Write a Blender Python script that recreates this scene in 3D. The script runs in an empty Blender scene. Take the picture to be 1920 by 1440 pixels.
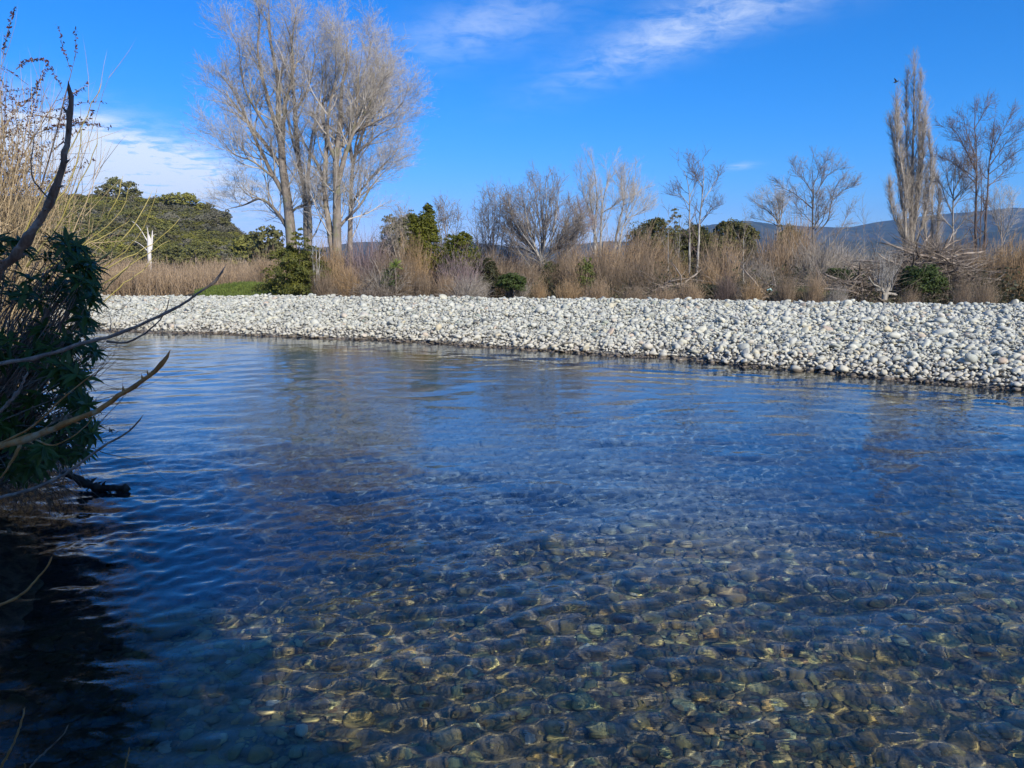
import bpy, math, random
import numpy as np
from mathutils import Vector

# ------------------------------------------------------------------ camera, sky, sun
scene = bpy.context.scene
COL = scene.collection
rng = np.random.default_rng(7)
random.seed(7)

F = 1423.0
PITCH = math.radians(8.8)
CAMZ = 2.0
cam_data = bpy.data.cameras.new("camera")
cam = bpy.data.objects.new("camera", cam_data)
COL.objects.link(cam)
cam.location = (0, 0, CAMZ)
cam.rotation_euler = (math.pi / 2 - PITCH, 0, 0)
cam_data.sensor_width = 36
cam_data.lens = 36 * F / 1920
cam_data.clip_start = 0.05
cam_data.clip_end = 20000
scene.camera = cam

SUN_ELEV = math.radians(31)
SUN_H = (0.56, -0.83)                       # horizontal direction towards the sun
n_ = math.hypot(*SUN_H); SUN_H = (SUN_H[0] / n_, SUN_H[1] / n_)
sun_data = bpy.data.lights.new("sun", 'SUN')
sun_data.energy = 4.6
sun_data.angle = math.radians(0.5)
sun_data.color = (1.0, 0.94, 0.82)
sun = bpy.data.objects.new("sun", sun_data)
COL.objects.link(sun)
to_sun = Vector((SUN_H[0] * math.cos(SUN_ELEV), SUN_H[1] * math.cos(SUN_ELEV), math.sin(SUN_ELEV)))
sun.rotation_euler = to_sun.to_track_quat('Z', 'Y').to_euler()
sun.location = (20, -30, 30)
try:
    sun_data.cycles.is_caustics_light = True
except Exception:
    pass

world = bpy.data.worlds.new("World")
scene.world = world
world.use_nodes = True
vs = scene.view_settings
scene.display_settings.display_device = 'sRGB'
vs.view_transform = 'Standard'
vs.look = 'None'
vs.exposure = 0.3
vs.gamma = 1.0
vs.use_curve_mapping = False
cy = scene.cycles
cy.caustics_reflective = False
cy.caustics_refractive = True
cy.max_bounces = 10
cy.transparent_max_bounces = 12
cy.sample_clamp_indirect = 6.0
cy.sample_clamp_direct = 0.0
try:
    cy.use_denoising = True
except Exception:
    pass


def pdir(px, py):
    cx, cyy = (px - 960) / F, (720 - py) / F
    return np.array([cx, math.cos(PITCH) + cyy * math.sin(PITCH), -math.sin(PITCH) + cyy * math.cos(PITCH)])


def P(px, py, Y):
    """World point at distance Y in front of the river bank where the photograph shows (px, py)."""
    d = pdir(px, py)
    s = Y / d[1]
    return np.array([0, 0, CAMZ]) + d * s


def ppm(Y):
    return F / Y


class NT:
    def __init__(self, tree):
        self.t = tree
        tree.nodes.clear()

    def n(self, typ, **kw):
        nd = self.t.nodes.new(typ)
        for k, v in kw.items():
            setattr(nd, k, v)
        return nd

    def l(self, a, b):
        self.t.links.new(a, b)

    def val(self, sock, v):
        if hasattr(v, 'is_linked') or isinstance(v, bpy.types.NodeSocket):
            self.t.links.new(v, sock)
        else:
            sock.default_value = v

    def math(self, op, a, b=None, c=None, clamp=False):
        nd = self.n('ShaderNodeMath', operation=op, use_clamp=clamp)
        self.val(nd.inputs[0], a)
        if b is not None:
            self.val(nd.inputs[1], b)
        if c is not None:
            self.val(nd.inputs[2], c)
        return nd.outputs[0]

    def mix(self, fac, a, b, blend='MIX'):
        nd = self.n('ShaderNodeMix', data_type='RGBA', blend_type=blend)
        self.val(nd.inputs[0], fac)
        self.val(nd.inputs[6], a if not isinstance(a, tuple) else (*a[:3], 1))
        self.val(nd.inputs[7], b if not isinstance(b, tuple) else (*b[:3], 1))
        return nd.outputs[2]

    def smooth(self, v, a, b):
        nd = self.n('ShaderNodeMapRange', interpolation_type='SMOOTHSTEP')
        self.val(nd.inputs[0], v)
        nd.inputs[1].default_value = a
        nd.inputs[2].default_value = b
        return nd.outputs[0]

    def noise(self, vec, scale, detail=4, rough=0.55, dist=0.0):
        nd = self.n('ShaderNodeTexNoise')
        if vec is not None:
            self.l(vec, nd.inputs['Vector'])
        nd.inputs['Scale'].default_value = scale
        nd.inputs['Detail'].default_value = detail
        nd.inputs['Roughness'].default_value = rough
        nd.inputs['Distortion'].default_value = dist
        return nd.outputs['Fac']

    def ramp(self, fac, stops, interp='LINEAR'):
        nd = self.n('ShaderNodeValToRGB')
        nd.color_ramp.interpolation = interp
        els = nd.color_ramp.elements
        while len(els) > 1:
            els.remove(els[-1])
        els[0].position = stops[0][0]
        els[0].color = (*stops[0][1], 1)
        for p, c in stops[1:]:
            e = els.new(p)
            e.color = (*c, 1)
        self.val(nd.inputs[0], fac)
        return nd.outputs[0]


# world: Nishita sky, cirrus as part of the sky
w = NT(world.node_tree)
sky = w.n('ShaderNodeTexSky', sky_type='NISHITA')
sky.sun_disc = False
sky.sun_elevation = SUN_ELEV
sky.sun_rotation = math.atan2(SUN_H[0], SUN_H[1])
sky.altitude = 100
sky.air_density = 1.0
sky.dust_density = 0.15
sky.ozone_density = 3.0
hs = w.n('ShaderNodeHueSaturation')
hs.inputs['Hue'].default_value = 0.503
hs.inputs['Saturation'].default_value = 1.32
hs.inputs['Value'].default_value = 1.35
w.l(sky.outputs[0], hs.inputs['Color'])
geo = w.n('ShaderNodeTexCoord')
sep = w.n('ShaderNodeSeparateXYZ')
w.l(geo.outputs['Generated'], sep.inputs[0])
zc = w.math('MAXIMUM', sep.outputs[2], 0.02)
ux = w.math('DIVIDE', sep.outputs[0], w.math('ADD', zc, 0.10))
uy = w.math('DIVIDE', sep.outputs[1], w.math('ADD', zc, 0.10))
comb = w.n('ShaderNodeCombineXYZ')
w.l(ux, comb.inputs[0]); w.l(uy, comb.inputs[1])
# streak frame
mp = w.n('ShaderNodeMapping')
mp.inputs['Rotation'].default_value = (0, 0, math.radians(-28))
mp.inputs['Scale'].default_value = (1.0, 2.6, 1)
w.l(comb.outputs[0], mp.inputs[0])
nA = w.noise(mp.outputs[0], 2.2, 9, 0.62, 0.35)
nB = w.noise(comb.outputs[0], 9.0, 8, 0.68, 0.5)
nL = w.noise(comb.outputs[0], 0.7, 2, 0.5)
tex = w.math('ADD', w.math('MULTIPLY', nA, 0.42), w.math('MULTIPLY', nB, 0.58))


def blob(cxp, cyp, rxp, ryp, tilt):
    """soft patch of the sky round a direction, tilted, as fraction 0..1"""
    d = pdir(cxp, cyp); d = d / np.linalg.norm(d)
    right = np.cross(d, [0, 0, 1.0]); right /= np.linalg.norm(right)
    up = np.cross(right, d)
    a = math.radians(tilt)
    e1 = right * math.cos(a) + up * math.sin(a)
    e2 = -right * math.sin(a) + up * math.cos(a)
    outs = []
    for e, r in ((e1, rxp / F), (e2, ryp / F)):
        vm = w.n('ShaderNodeVectorMath', operation='DOT_PRODUCT')
        w.l(geo.outputs['Generated'], vm.inputs[0])
        vm.inputs[1].default_value = tuple(e)
        off = float(np.dot(d, e))
        q = w.math('DIVIDE', w.math('SUBTRACT', vm.outputs['Value'], off), r)
        outs.append(w.math('MULTIPLY', q, q))
    vf = w.n('ShaderNodeVectorMath', operation='DOT_PRODUCT')
    w.l(geo.outputs['Generated'], vf.inputs[0]); vf.inputs[1].default_value = tuple(d)
    front = w.math('GREATER_THAN', vf.outputs['Value'], 0.0)
    e = w.math('EXPONENT', w.math('MULTIPLY', w.math('ADD', outs[0], outs[1]), -1.0))
    return w.math('MULTIPLY', e, front)


m1 = w.math('MULTIPLY', blob(1245, 75, 185, 34, 17), 0.48)
m2 = w.math('MULTIPLY', blob(900, 50, 150, 42, 16), 0.36)
m2b = w.math('MULTIPLY', blob(1390, 10, 170, 36, 8), 0.36)
m3 = w.math('MULTIPLY', blob(230, 318, 200, 48, -9), 3.6)
m4 = w.math('MULTIPLY', blob(90, 275, 130, 60, -6), 0.9)
m5 = w.math('MULTIPLY', blob(1390, 311, 26, 5, 5), 0.5)
m6 = w.math('MULTIPLY', blob(160, 225, 60, 10, -4), 0.35)
inframe = w.math('ADD', w.math('ADD', w.math('ADD', m1, m2), w.math('ADD', m3, m4)), w.math('ADD', w.math('ADD', m2b, m6), m5))
# beyond the frame the same broken cirrus goes on
vb = w.n('ShaderNodeVectorMath', operation='DOT_PRODUCT')
w.l(geo.outputs['Generated'], vb.inputs[0]); vb.inputs[1].default_value = tuple(pdir(960, 300) / np.linalg.norm(pdir(960, 300)))
outside = w.smooth(vb.outputs['Value'], 0.74, 0.60)
mo = w.math('MULTIPLY', w.math('MULTIPLY', w.smooth(nL, 0.5, 0.68), outside), 0.5)
mask = w.math('ADD', inframe, mo)
cl = w.math('MULTIPLY', mask, w.smooth(tex, 0.33, 0.66), clamp=True)
cl = w.math('MAXIMUM', cl, w.math('MULTIPLY', w.math('MULTIPLY', w.math('ADD', m3, m4), 0.33), w.smooth(tex, 0.26, 0.52), clamp=True))
cl = w.math('MULTIPLY', cl, 0.92)
bg = w.n('ShaderNodeBackground')
bg.inputs['Strength'].default_value = 0.11
ss = w.n('ShaderNodeSeparateColor')
w.l(hs.outputs[0], ss.inputs[0])
sc_ = w.n('ShaderNodeCombineColor')
for i_, (k_, g_) in enumerate(((0.46, 1.7), (0.565, 0.9), (1.0, 1.0))):
    w.l(w.math('MULTIPLY', w.math('POWER', w.math('MULTIPLY', ss.outputs[i_], 0.11), g_), k_ / 0.11), sc_.inputs[i_])
w.l(w.mix(cl, sc_.outputs[0], (7.4, 8.1, 9.0)), bg.inputs['Color'])
wo = w.n('ShaderNodeOutputWorld')
w.l(bg.outputs[0], wo.inputs[0])

# ------------------------------------------------------------------ mesh helpers


class MB:
    """collects vertices and faces and links them as one mesh object"""

    def __init__(self):
        self.v, self.q, self.t, self.tint, self.nv = [], [], [], [], 0

    def add(self, v, q=None, t=None, tint=0.5):
        v = np.asarray(v, dtype=np.float64).reshape(-1, 3)
        if q is not None and len(q):
            self.q.append(np.asarray(q, dtype=np.int64).reshape(-1, 4) + self.nv)
        if t is not None and len(t):
            self.t.append(np.asarray(t, dtype=np.int64).reshape(-1, 3) + self.nv)
        self.tint.append(np.broadcast_to(np.asarray(tint, dtype=np.float64), (len(v),)).copy())
        self.v.append(v)
        self.nv += len(v)

    def mesh(self, name, mat, origin=(0, 0, 0), smooth=True):
        me = bpy.data.meshes.new(name)
        v = np.concatenate(self.v) - np.asarray(origin, dtype=np.float64)
        q = np.concatenate(self.q) if self.q else np.zeros((0, 4), int)
        t = np.concatenate(self.t) if self.t else np.zeros((0, 3), int)
        me.vertices.add(len(v))
        me.vertices.foreach_set('co', v.astype(np.float32).ravel())
        me.loops.add(len(q) * 4 + len(t) * 3)
        me.loops.foreach_set('vertex_index', np.concatenate([q.ravel(), t.ravel()]).astype(np.int32))
        me.polygons.add(len(q) + len(t))
        ls = np.concatenate([np.arange(len(q)) * 4, len(q) * 4 + np.arange(len(t)) * 3]).astype(np.int32)
        me.polygons.foreach_set('loop_start', ls)
        if smooth:
            me.polygons.foreach_set('use_smooth', np.ones(len(q) + len(t), dtype=bool))
        a = me.attributes.new('tint', 'FLOAT', 'POINT')
        a.data.foreach_set('value', np.concatenate(self.tint).astype(np.float32))
        me.update(calc_edges=True)
        if mat is not None:
            me.materials.append(mat)
        return me

    def obj(self, name, mat, parent=None, origin=(0, 0, 0), smooth=True):
        """origin: where the parent stands (vertices are given in world space)"""
        me = self.mesh(name, mat, origin, smooth)
        o = bpy.data.objects.new(name, me)
        COL.objects.link(o)
        if parent is not None:
            o.parent = parent
        else:
            o.location = origin
        return o


def thing(name, label, cat, loc=(0, 0, 0), group=None):
    o = bpy.data.objects.new(name, None)
    o.empty_display_size = 0.3
    COL.objects.link(o)
    o.location = loc
    o['label'] = label
    o['category'] = cat
    if group:
        o['group'] = group
    return o


def tag(o, label, cat, group=None, kind=None):
    o['label'] = label
    if cat:
        o['category'] = cat
    if group:
        o['group'] = group
    if kind:
        o['kind'] = kind
    return o


def norm(a):
    return a / np.maximum(np.linalg.norm(a, axis=-1, keepdims=True), 1e-9)


def tubes(mb, Pn, R, k=3, tint=None, tip=True):
    """Pn (N,n,3), R (N,n): tapered tubes of k sides, all at once"""
    Pn = np.asarray(Pn, float)
    R = np.asarray(R, float)
    N, n, _ = Pn.shape
    if N == 0:
        return
    T = np.gradient(Pn, axis=1)
    T = norm(T)
    ref = rng.normal(size=(N, 1, 3))
    main = norm(Pn[:, -1:] - Pn[:, :1])
    ref = ref - (ref * main).sum(-1, keepdims=True) * main
    ref = norm(ref)
    U = norm(ref - (ref * T).sum(-1, keepdims=True) * T)
    V = np.cross(T, U)
    ang = np.arange(k) * 2 * math.pi / k
    ca, sa = np.cos(ang)[None, None, :, None], np.sin(ang)[None, None, :, None]
    nr = n - 1 if tip else n
    ring = Pn[:, :nr, None] + (U[:, :nr, None] * ca + V[:, :nr, None] * sa) * R[:, :nr, None, None]
    per = nr * k + (1 if tip else 0)
    verts = ring.reshape(N, nr * k, 3)
    if tip:
        verts = np.concatenate([verts, Pn[:, -1:]], axis=1)
    base = (np.arange(N) * per)[:, None, None]
    i = np.arange(nr - 1)[None, :, None]
    j = np.arange(k)[None, None, :]
    j2 = (j + 1) % k
    q = np.stack([base + i * k + j, base + i * k + j2, base + (i + 1) * k + j2, base + (i + 1) * k + j], -1).reshape(-1, 4)
    t = None
    if tip:
        jj = np.arange(k)
        b2 = (np.arange(N) * per)[:, None]
        t = np.stack([b2 + (nr - 1) * k + jj, b2 + (nr - 1) * k + (jj + 1) % k, np.broadcast_to(b2 + nr * k, (N, k))], -1).reshape(-1, 3)
    if tint is None:
        tint = rng.random(N)
    tv = np.repeat(np.broadcast_to(tint, (N,)), per)
    mb.add(verts.reshape(-1, 3), q, t, tv)


def resample(pts, n):
    """smooth curve through control points"""
    pts = np.asarray(pts, float)
    d = np.concatenate([[0], np.cumsum(np.linalg.norm(np.diff(pts, axis=0), axis=1))])
    u = np.linspace(0, d[-1], n)
    m = len(pts)
    if m < 3:
        return np.stack([np.interp(u, d, pts[:, c]) for c in range(3)], 1)
    tang = np.zeros_like(pts)
    tang[1:-1] = (pts[2:] - pts[:-2]) / np.maximum(d[2:] - d[:-2], 1e-6)[:, None]
    tang[0] = (pts[1] - pts[0]) / max(d[1] - d[0], 1e-6)
    tang[-1] = (pts[-1] - pts[-2]) / max(d[-1] - d[-2], 1e-6)
    k = np.clip(np.searchsorted(d, u, side='right') - 1, 0, m - 2)
    h = (d[k + 1] - d[k])[:, None]
    s = ((u - d[k])[:, None]) / np.maximum(h, 1e-6)
    return ((2 * s**3 - 3 * s**2 + 1) * pts[k] + (s**3 - 2 * s**2 + s) * h * tang[k]
            + (-2 * s**3 + 3 * s**2) * pts[k + 1] + (s**3 - s**2) * h * tang[k + 1])


def grow(S, D, L, n, wob=0.15, trop=(0, 0, 0.1)):
    S = np.asarray(S, float); D = norm(np.asarray(D, float))
    N = len(S)
    L = np.broadcast_to(L, (N,))
    out = [S]
    d, p = D, S
    for i in range(n):
        d = norm(d + rng.normal(size=(N, 3)) * wob + np.asarray(trop) )
        p = p + d * (L / n)[:, None]
        out.append(p)
    return np.stack(out, 1)


def spawn(Pn, R, m, t0, t1, ang, angsd=8, env=None, uni=True):
    """m children along each parent: start, direction, parent's radius there, t"""
    N, n, _ = Pn.shape
    if uni:
        t = (np.arange(m)[None, :] + rng.random((N, m))) / m
    else:
        t = rng.random((N, m))
    t = t0 + (t1 - t0) * t
    x = t * (n - 1)
    i = np.clip(x.astype(int), 0, n - 2)
    f = (x - i)
    r_ = np.arange(N)[:, None]
    a, b = Pn[r_, i], Pn[r_, i + 1]
    S = a + (b - a) * f[..., None]
    T = norm(b - a)
    rr = R[r_, i] * (1 - f) + R[r_, i + 1] * f
    q = rng.normal(size=S.shape)
    q = norm(q - (q * T).sum(-1, keepdims=True) * T)
    A = np.radians(rng.normal(ang, angsd, size=t.shape))[..., None]
    D = T * np.cos(A) + q * np.sin(A)
    return S.reshape(-1, 3), D.reshape(-1, 3), rr.ravel(), t.ravel()


def taper(r0, n, r1=0.3, p=1.0):
    s = np.linspace(0, 1, n) ** p
    return np.asarray(r0)[:, None] * (1 - s * (1 - r1))[None, :]


# ------------------------------------------------------------------ materials


def material(name):
    m = bpy.data.materials.new(name)
    m.use_nodes = True
    return m, NT(m.node_tree)


def finish(nt, color, rough=0.8, spec=0.3, bump=None, bumpd=0.02, bumps=0.5, trans=0.0, normal=None):
    b = nt.n('ShaderNodeBsdfPrincipled')
    nt.val(b.inputs['Base Color'], color if not isinstance(color, tuple) else (*color[:3], 1))
    nt.val(b.inputs['Roughness'], rough)
    b.inputs['Specular IOR Level'].default_value = spec
    if bump is not None:
        bn = nt.n('ShaderNodeBump')
        bn.inputs['Strength'].default_value = bumps
        bn.inputs['Distance'].default_value = bumpd
        nt.l(bump, bn.inputs['Height'])
        nt.l(bn.outputs[0], b.inputs['Normal'])
    out = nt.n('ShaderNodeOutputMaterial')
    if trans > 0:
        tr = nt.n('ShaderNodeBsdfTranslucent')
        nt.val(tr.inputs[0], color if not isinstance(color, tuple) else (*color[:3], 1))
        ms = nt.n('ShaderNodeMixShader')
        ms.inputs[0].default_value = trans
        nt.l(b.outputs[0], ms.inputs[1]); nt.l(tr.outputs[0], ms.inputs[2])
        nt.l(ms.outputs[0], out.inputs[0])
    else:
        nt.l(b.outputs[0], out.inputs[0])
    return b


def bark(name, c1, c2, scale=6.0, rough=0.85, bumpd=0.02, tintv=0.5, moss=None):
    m, nt = material(name)
    tc = nt.n('ShaderNodeTexCoord')
    mpn = nt.n('ShaderNodeMapping'); mpn.inputs['Scale'].default_value = (1, 1, 0.3)
    nt.l(tc.outputs['Object'], mpn.inputs[0])
    nz = nt.noise(mpn.outputs[0], scale, 6, 0.65)
    at = nt.n('ShaderNodeAttribute', attribute_name='tint')
    base = nt.mix(nt.smooth(nz, 0.35, 0.65), c1, c2)
    br = nt.math('ADD', nt.math('MULTIPLY', at.outputs['Fac'], tintv), 1 - tintv / 2)
    cc = nt.n('ShaderNodeCombineColor')
    for i in range(3):
        nt.l(br, cc.inputs[i])
    col = nt.mix(1.0, base, cc.outputs[0], 'MULTIPLY')
    if moss:
        nm = nt.noise(tc.outputs['Object'], scale * 0.35, 4, 0.6)
        col = nt.mix(nt.smooth(nm, 0.52, 0.62), col, moss)
    finish(nt, col, rough, 0.2, nz, bumpd, 0.7)
    return m


def leafmat(name, c1, c2, rough=0.6, spec=0.3, trans=0.25, scale=1.5, c3=None):
    m, nt = material(name)
    tc = nt.n('ShaderNodeTexCoord')
    at = nt.n('ShaderNodeAttribute', attribute_name='tint')
    nz = nt.noise(tc.outputs['Object'], scale, 3, 0.6)
    f = nt.math('ADD', nt.math('MULTIPLY', at.outputs['Fac'], 0.6), nt.math('MULTIPLY', nt.smooth(nz, 0.35, 0.65), 0.4))
    col = nt.mix(f, c1, c2)
    if c3:
        oi = nt.n('ShaderNodeObjectInfo')
        col = nt.mix(nt.math('MULTIPLY', oi.outputs['Random'], 0.8), col, c3)
    finish(nt, col, rough, spec, trans=trans)
    return m


M = {}
M['cottonwood_bark'] = bark('cottonwood_bark', (0.17, 0.14, 0.105), (0.29, 0.245, 0.20), 3.0, moss=(0.20, 0.19, 0.12))
M['cottonwood_twig'] = bark('cottonwood_twig', (0.34, 0.305, 0.255), (0.50, 0.45, 0.385), 2.0, tintv=0.7)
M['poplar_bark'] = bark('poplar_bark', (0.27, 0.23, 0.185), (0.44, 0.385, 0.31), 3.0, tintv=0.6)
M['pale_bark'] = bark('pale_bark', (0.27, 0.25, 0.215), (0.46, 0.43, 0.38), 5.0, tintv=0.4, moss=(0.16, 0.14, 0.11))
M['grey_twig'] = bark('grey_twig', (0.17, 0.145, 0.12), (0.29, 0.25, 0.21), 3.0, tintv=0.7)
M['dark_twig'] = bark('dark_twig', (0.10, 0.075, 0.065), (0.20, 0.15, 0.125), 3.0, tintv=0.7)
M['mauve_twig'] = bark('mauve_twig', (0.20, 0.145, 0.14), (0.30, 0.23, 0.22), 3.0, tintv=0.7)
M['tan_stem'] = bark('tan_stem', (0.27, 0.18, 0.095), (0.42, 0.29, 0.16), 2.5, tintv=0.8)
M['rust_stem'] = bark('rust_stem', (0.27, 0.190, 0.115), (0.40, 0.29, 0.185), 2.5, tintv=0.8)
M['brown_stem'] = bark('brown_stem', (0.18, 0.13, 0.085), (0.30, 0.225, 0.15), 2.5, tintv=0.8)
M['grey_stem'] = bark('grey_stem', (0.24, 0.205, 0.165), (0.38, 0.335, 0.28), 2.5, tintv=0.8)
M['golden_stem'] = bark('golden_stem', (0.32, 0.235, 0.13), (0.48, 0.37, 0.22), 5, 0.55, 0.002, tintv=0.8)
M['yellow_shoot'] = bark('yellow_shoot', (0.36, 0.30, 0.085), (0.46, 0.38, 0.15), 6, 0.5, 0.002, tintv=0.4)
M['dead_white'] = bark('dead_white', (0.56, 0.50, 0.43), (0.76, 0.71, 0.64), 2.5, tintv=0.2)
M['branch_bark'] = bark('branch_bark', (0.13, 0.085, 0.06), (0.27, 0.20, 0.145), 18, 0.7, 0.004, tintv=0.3, moss=(0.30, 0.27, 0.22))
M['orange_branch'] = bark('orange_branch', (0.26, 0.12, 0.035), (0.42, 0.22, 0.075), 14, 0.6, 0.003, tintv=0.3, moss=(0.36, 0.28, 0.16))
M['grey_branch'] = bark('grey_branch', (0.15, 0.12, 0.10), (0.27, 0.225, 0.18), 16, 0.75, 0.003, tintv=0.3)
M['wet_log'] = bark('wet_log', (0.018, 0.014, 0.011), (0.055, 0.043, 0.032), 20, 0.7, 0.006, tintv=0.3)
M['dry_root'] = bark('dry_root', (0.10, 0.078, 0.058), (0.20, 0.16, 0.125), 8, 0.9, 0.002, tintv=0.8)
M['driftwood'] = bark('driftwood', (0.13, 0.10, 0.075), (0.31, 0.255, 0.20), 4, 0.9, 0.01, tintv=1.0)
M['stump_wood'] = bark('stump_wood', (0.26, 0.23, 0.18), (0.42, 0.37, 0.30), 8, 0.9, 0.02)
M['conifer'] = leafmat('conifer', (0.040, 0.055, 0.013), (0.19, 0.185, 0.03))
M['conifer_bright'] = leafmat('conifer_bright', (0.04, 0.055, 0.008), (0.185, 0.185, 0.018))
M['pine'] = leafmat('pine', (0.055, 0.062, 0.022), (0.19, 0.175, 0.055))
M['forest'] = leafmat('forest', (0.095, 0.105, 0.028), (0.30, 0.285, 0.07), scale=0.4, c3=(0.14, 0.12, 0.06))
M['forest_olive'] = leafmat('forest_olive', (0.14, 0.14, 0.026), (0.42, 0.385, 0.075), scale=0.4, c3=(0.17, 0.17, 0.045))
M['forest_grey'] = leafmat('forest_grey', (0.16, 0.15, 0.09), (0.38, 0.34, 0.24), scale=0.4, c3=(0.13, 0.13, 0.075))
M['green_bush'] = leafmat('green_bush', (0.030, 0.048, 0.013), (0.105, 0.145, 0.032))
M['bright_bush'] = leafmat('bright_bush', (0.05, 0.075, 0.015), (0.19, 0.23, 0.045))
M['understory'] = leafmat('understory', (0.020, 0.022, 0.010), (0.085, 0.085, 0.035))
M['grass'] = leafmat('grass', (0.07, 0.105, 0.018), (0.22, 0.28, 0.055), scale=2.0)
M['glossy_leaf'] = leafmat('glossy_leaf', (0.022, 0.050, 0.010), (0.060, 0.105, 0.018), 0.38, 0.25, 0.18, 9.0)
M['red_leaf'] = leafmat('red_leaf', (0.035, 0.022, 0.022), (0.13, 0.045, 0.035), 0.5, 0.2, 0.15, 9.0)
M['dead_leaf'] = leafmat('dead_leaf', (0.12, 0.09, 0.06), (0.25, 0.19, 0.13), 0.8, 0.2, 0.2, 9.0)
M['cabbage_leaf'] = leafmat('cabbage_leaf', (0.15, 0.22, 0.04), (0.34, 0.40, 0.10))


def paint_bed_light_shade(nt, col, gp):
    """bed colour with deep-water light and near-bank shade painted in"""
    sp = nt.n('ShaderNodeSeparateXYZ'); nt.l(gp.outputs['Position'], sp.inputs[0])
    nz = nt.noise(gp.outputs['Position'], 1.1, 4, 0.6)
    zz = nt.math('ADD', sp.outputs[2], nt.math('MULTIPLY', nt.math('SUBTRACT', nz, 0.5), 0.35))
    col = nt.mix(nt.math('MULTIPLY', nt.smooth(zz, -0.48, -0.92), 0.9), col, (0.15, 0.225, 0.30))  # blue-grey with depth: the water's backscattered light put into the colour
    # near-black shade along the near bank, painted onto the bed
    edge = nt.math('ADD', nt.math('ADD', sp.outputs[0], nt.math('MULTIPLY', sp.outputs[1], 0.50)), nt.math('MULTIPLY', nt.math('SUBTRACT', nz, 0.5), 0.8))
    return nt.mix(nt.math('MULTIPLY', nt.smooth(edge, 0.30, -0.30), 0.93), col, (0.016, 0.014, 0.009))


def stone_mat(name, stops, wetline=False, rough=0.75, spec=0.35, algae=None, bright=1.0):
    m, nt = material(name)
    oi = nt.n('ShaderNodeObjectInfo')
    col = nt.ramp(oi.outputs['Random'], stops)
    tc = nt.n('ShaderNodeTexCoord')
    sc = nt.noise(tc.outputs['Object'], 5.0, 5, 0.6)
    fine = nt.noise(tc.outputs['Object'], 26.0, 3, 0.7)
    g = nt.math('ADD', nt.math('MULTIPLY', sc, 0.55), 0.72)
    cc = nt.n('ShaderNodeCombineColor')
    for i in range(3):
        nt.l(g, cc.inputs[i])
    col = nt.mix(1.0, col, cc.outputs[0], 'MULTIPLY')
    rr = rough
    gp = nt.n('ShaderNodeNewGeometry')
    if wetline:
        sp = nt.n('ShaderNodeSeparateXYZ'); nt.l(gp.outputs['Position'], sp.inputs[0])
        nw = nt.noise(gp.outputs['Position'], 1.3, 3, 0.6)
        zz = nt.math('ADD', sp.outputs[2], nt.math('MULTIPLY', nt.math('SUBTRACT', nw, 0.5), 0.08))
        # film of dried silt close to the river, dark wet band at the waterline
        silt = nt.smooth(zz, 0.42, 0.12)
        col = nt.mix(nt.math('MULTIPLY', silt, 0.42), col, (0.56, 0.50, 0.40))
        wet = nt.smooth(zz, 0.085, 0.035)
        col = nt.mix(nt.math('MULTIPLY', wet, 0.85), col, (0.085, 0.055, 0.030))
        rr = nt.math('SUBTRACT', rough, nt.math('MULTIPLY', wet, 0.45))
    if algae:
        na = nt.noise(gp.outputs['Position'], 2.2, 5, 0.65)
        col = nt.mix(nt.math('MULTIPLY', nt.smooth(na, 0.42, 0.62), 0.75), col, algae)
        col = paint_bed_light_shade(nt, col, gp)
    finish(nt, col, rr, spec, nt.math('ADD', sc, nt.math('MULTIPLY', fine, 0.35)), 0.012, 0.5)
    return m


def g3(v, r=1, g=1, b=1):
    v = v * 0.88
    return (v * r, v * g * 0.975, v * b * 0.82)


M['dry_stone'] = stone_mat('dry_stone', [
    (0.0, g3(0.34, 0.99, 1, 1)), (0.18, g3(0.60, 1, 1, 0.985)), (0.36, g3(0.50, 0.99, 1, 1.01)), (0.52, g3(0.70, 1, 0.99, 0.95)),
    (0.64, g3(0.46, 0.96, 1, 1.0)), (0.76, g3(0.62, 1.0, 1.0, 0.97)), (0.86, g3(0.58, 1.03, 1, 0.88)), (0.90, g3(0.56, 1.1, 0.97, 0.76)),
    (0.915, g3(0.36, 0.85, 1, 0.95)), (0.93, g3(0.26, 0.98, 1, 1.03)), (0.955, g3(0.20, 0.98, 1, 1.03)), (0.97, g3(0.50, 1.15, 0.92, 0.80)), (1.0, g3(0.66, 1, 1, 0.98))], wetline=True)
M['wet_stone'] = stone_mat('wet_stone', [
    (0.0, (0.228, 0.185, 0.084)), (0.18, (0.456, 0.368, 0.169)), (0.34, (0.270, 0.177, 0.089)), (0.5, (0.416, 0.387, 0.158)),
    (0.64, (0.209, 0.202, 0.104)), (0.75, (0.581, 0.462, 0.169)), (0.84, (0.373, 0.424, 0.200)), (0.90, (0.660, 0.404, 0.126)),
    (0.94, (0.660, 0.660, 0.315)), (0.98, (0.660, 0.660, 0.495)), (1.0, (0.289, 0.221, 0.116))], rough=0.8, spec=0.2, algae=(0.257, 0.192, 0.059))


def ground_mat(name, c1, c2, c3=None, scale=3.0, bumpd=0.05):
    m, nt = material(name)
    gp = nt.n('ShaderNodeNewGeometry')
    a = nt.noise(gp.outputs['Position'], scale, 8, 0.65)
    b = nt.noise(gp.outputs['Position'], scale * 0.12, 4, 0.6)
    col = nt.mix(nt.smooth(a, 0.35, 0.65), c1, c2)
    if c3:
        col = nt.mix(nt.smooth(b, 0.45, 0.62), col, c3)
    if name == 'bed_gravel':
        col = paint_bed_light_shade(nt, col, gp)
    finish(nt, col, 0.95, 0.15, a, bumpd, 0.8)
    return m


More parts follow.
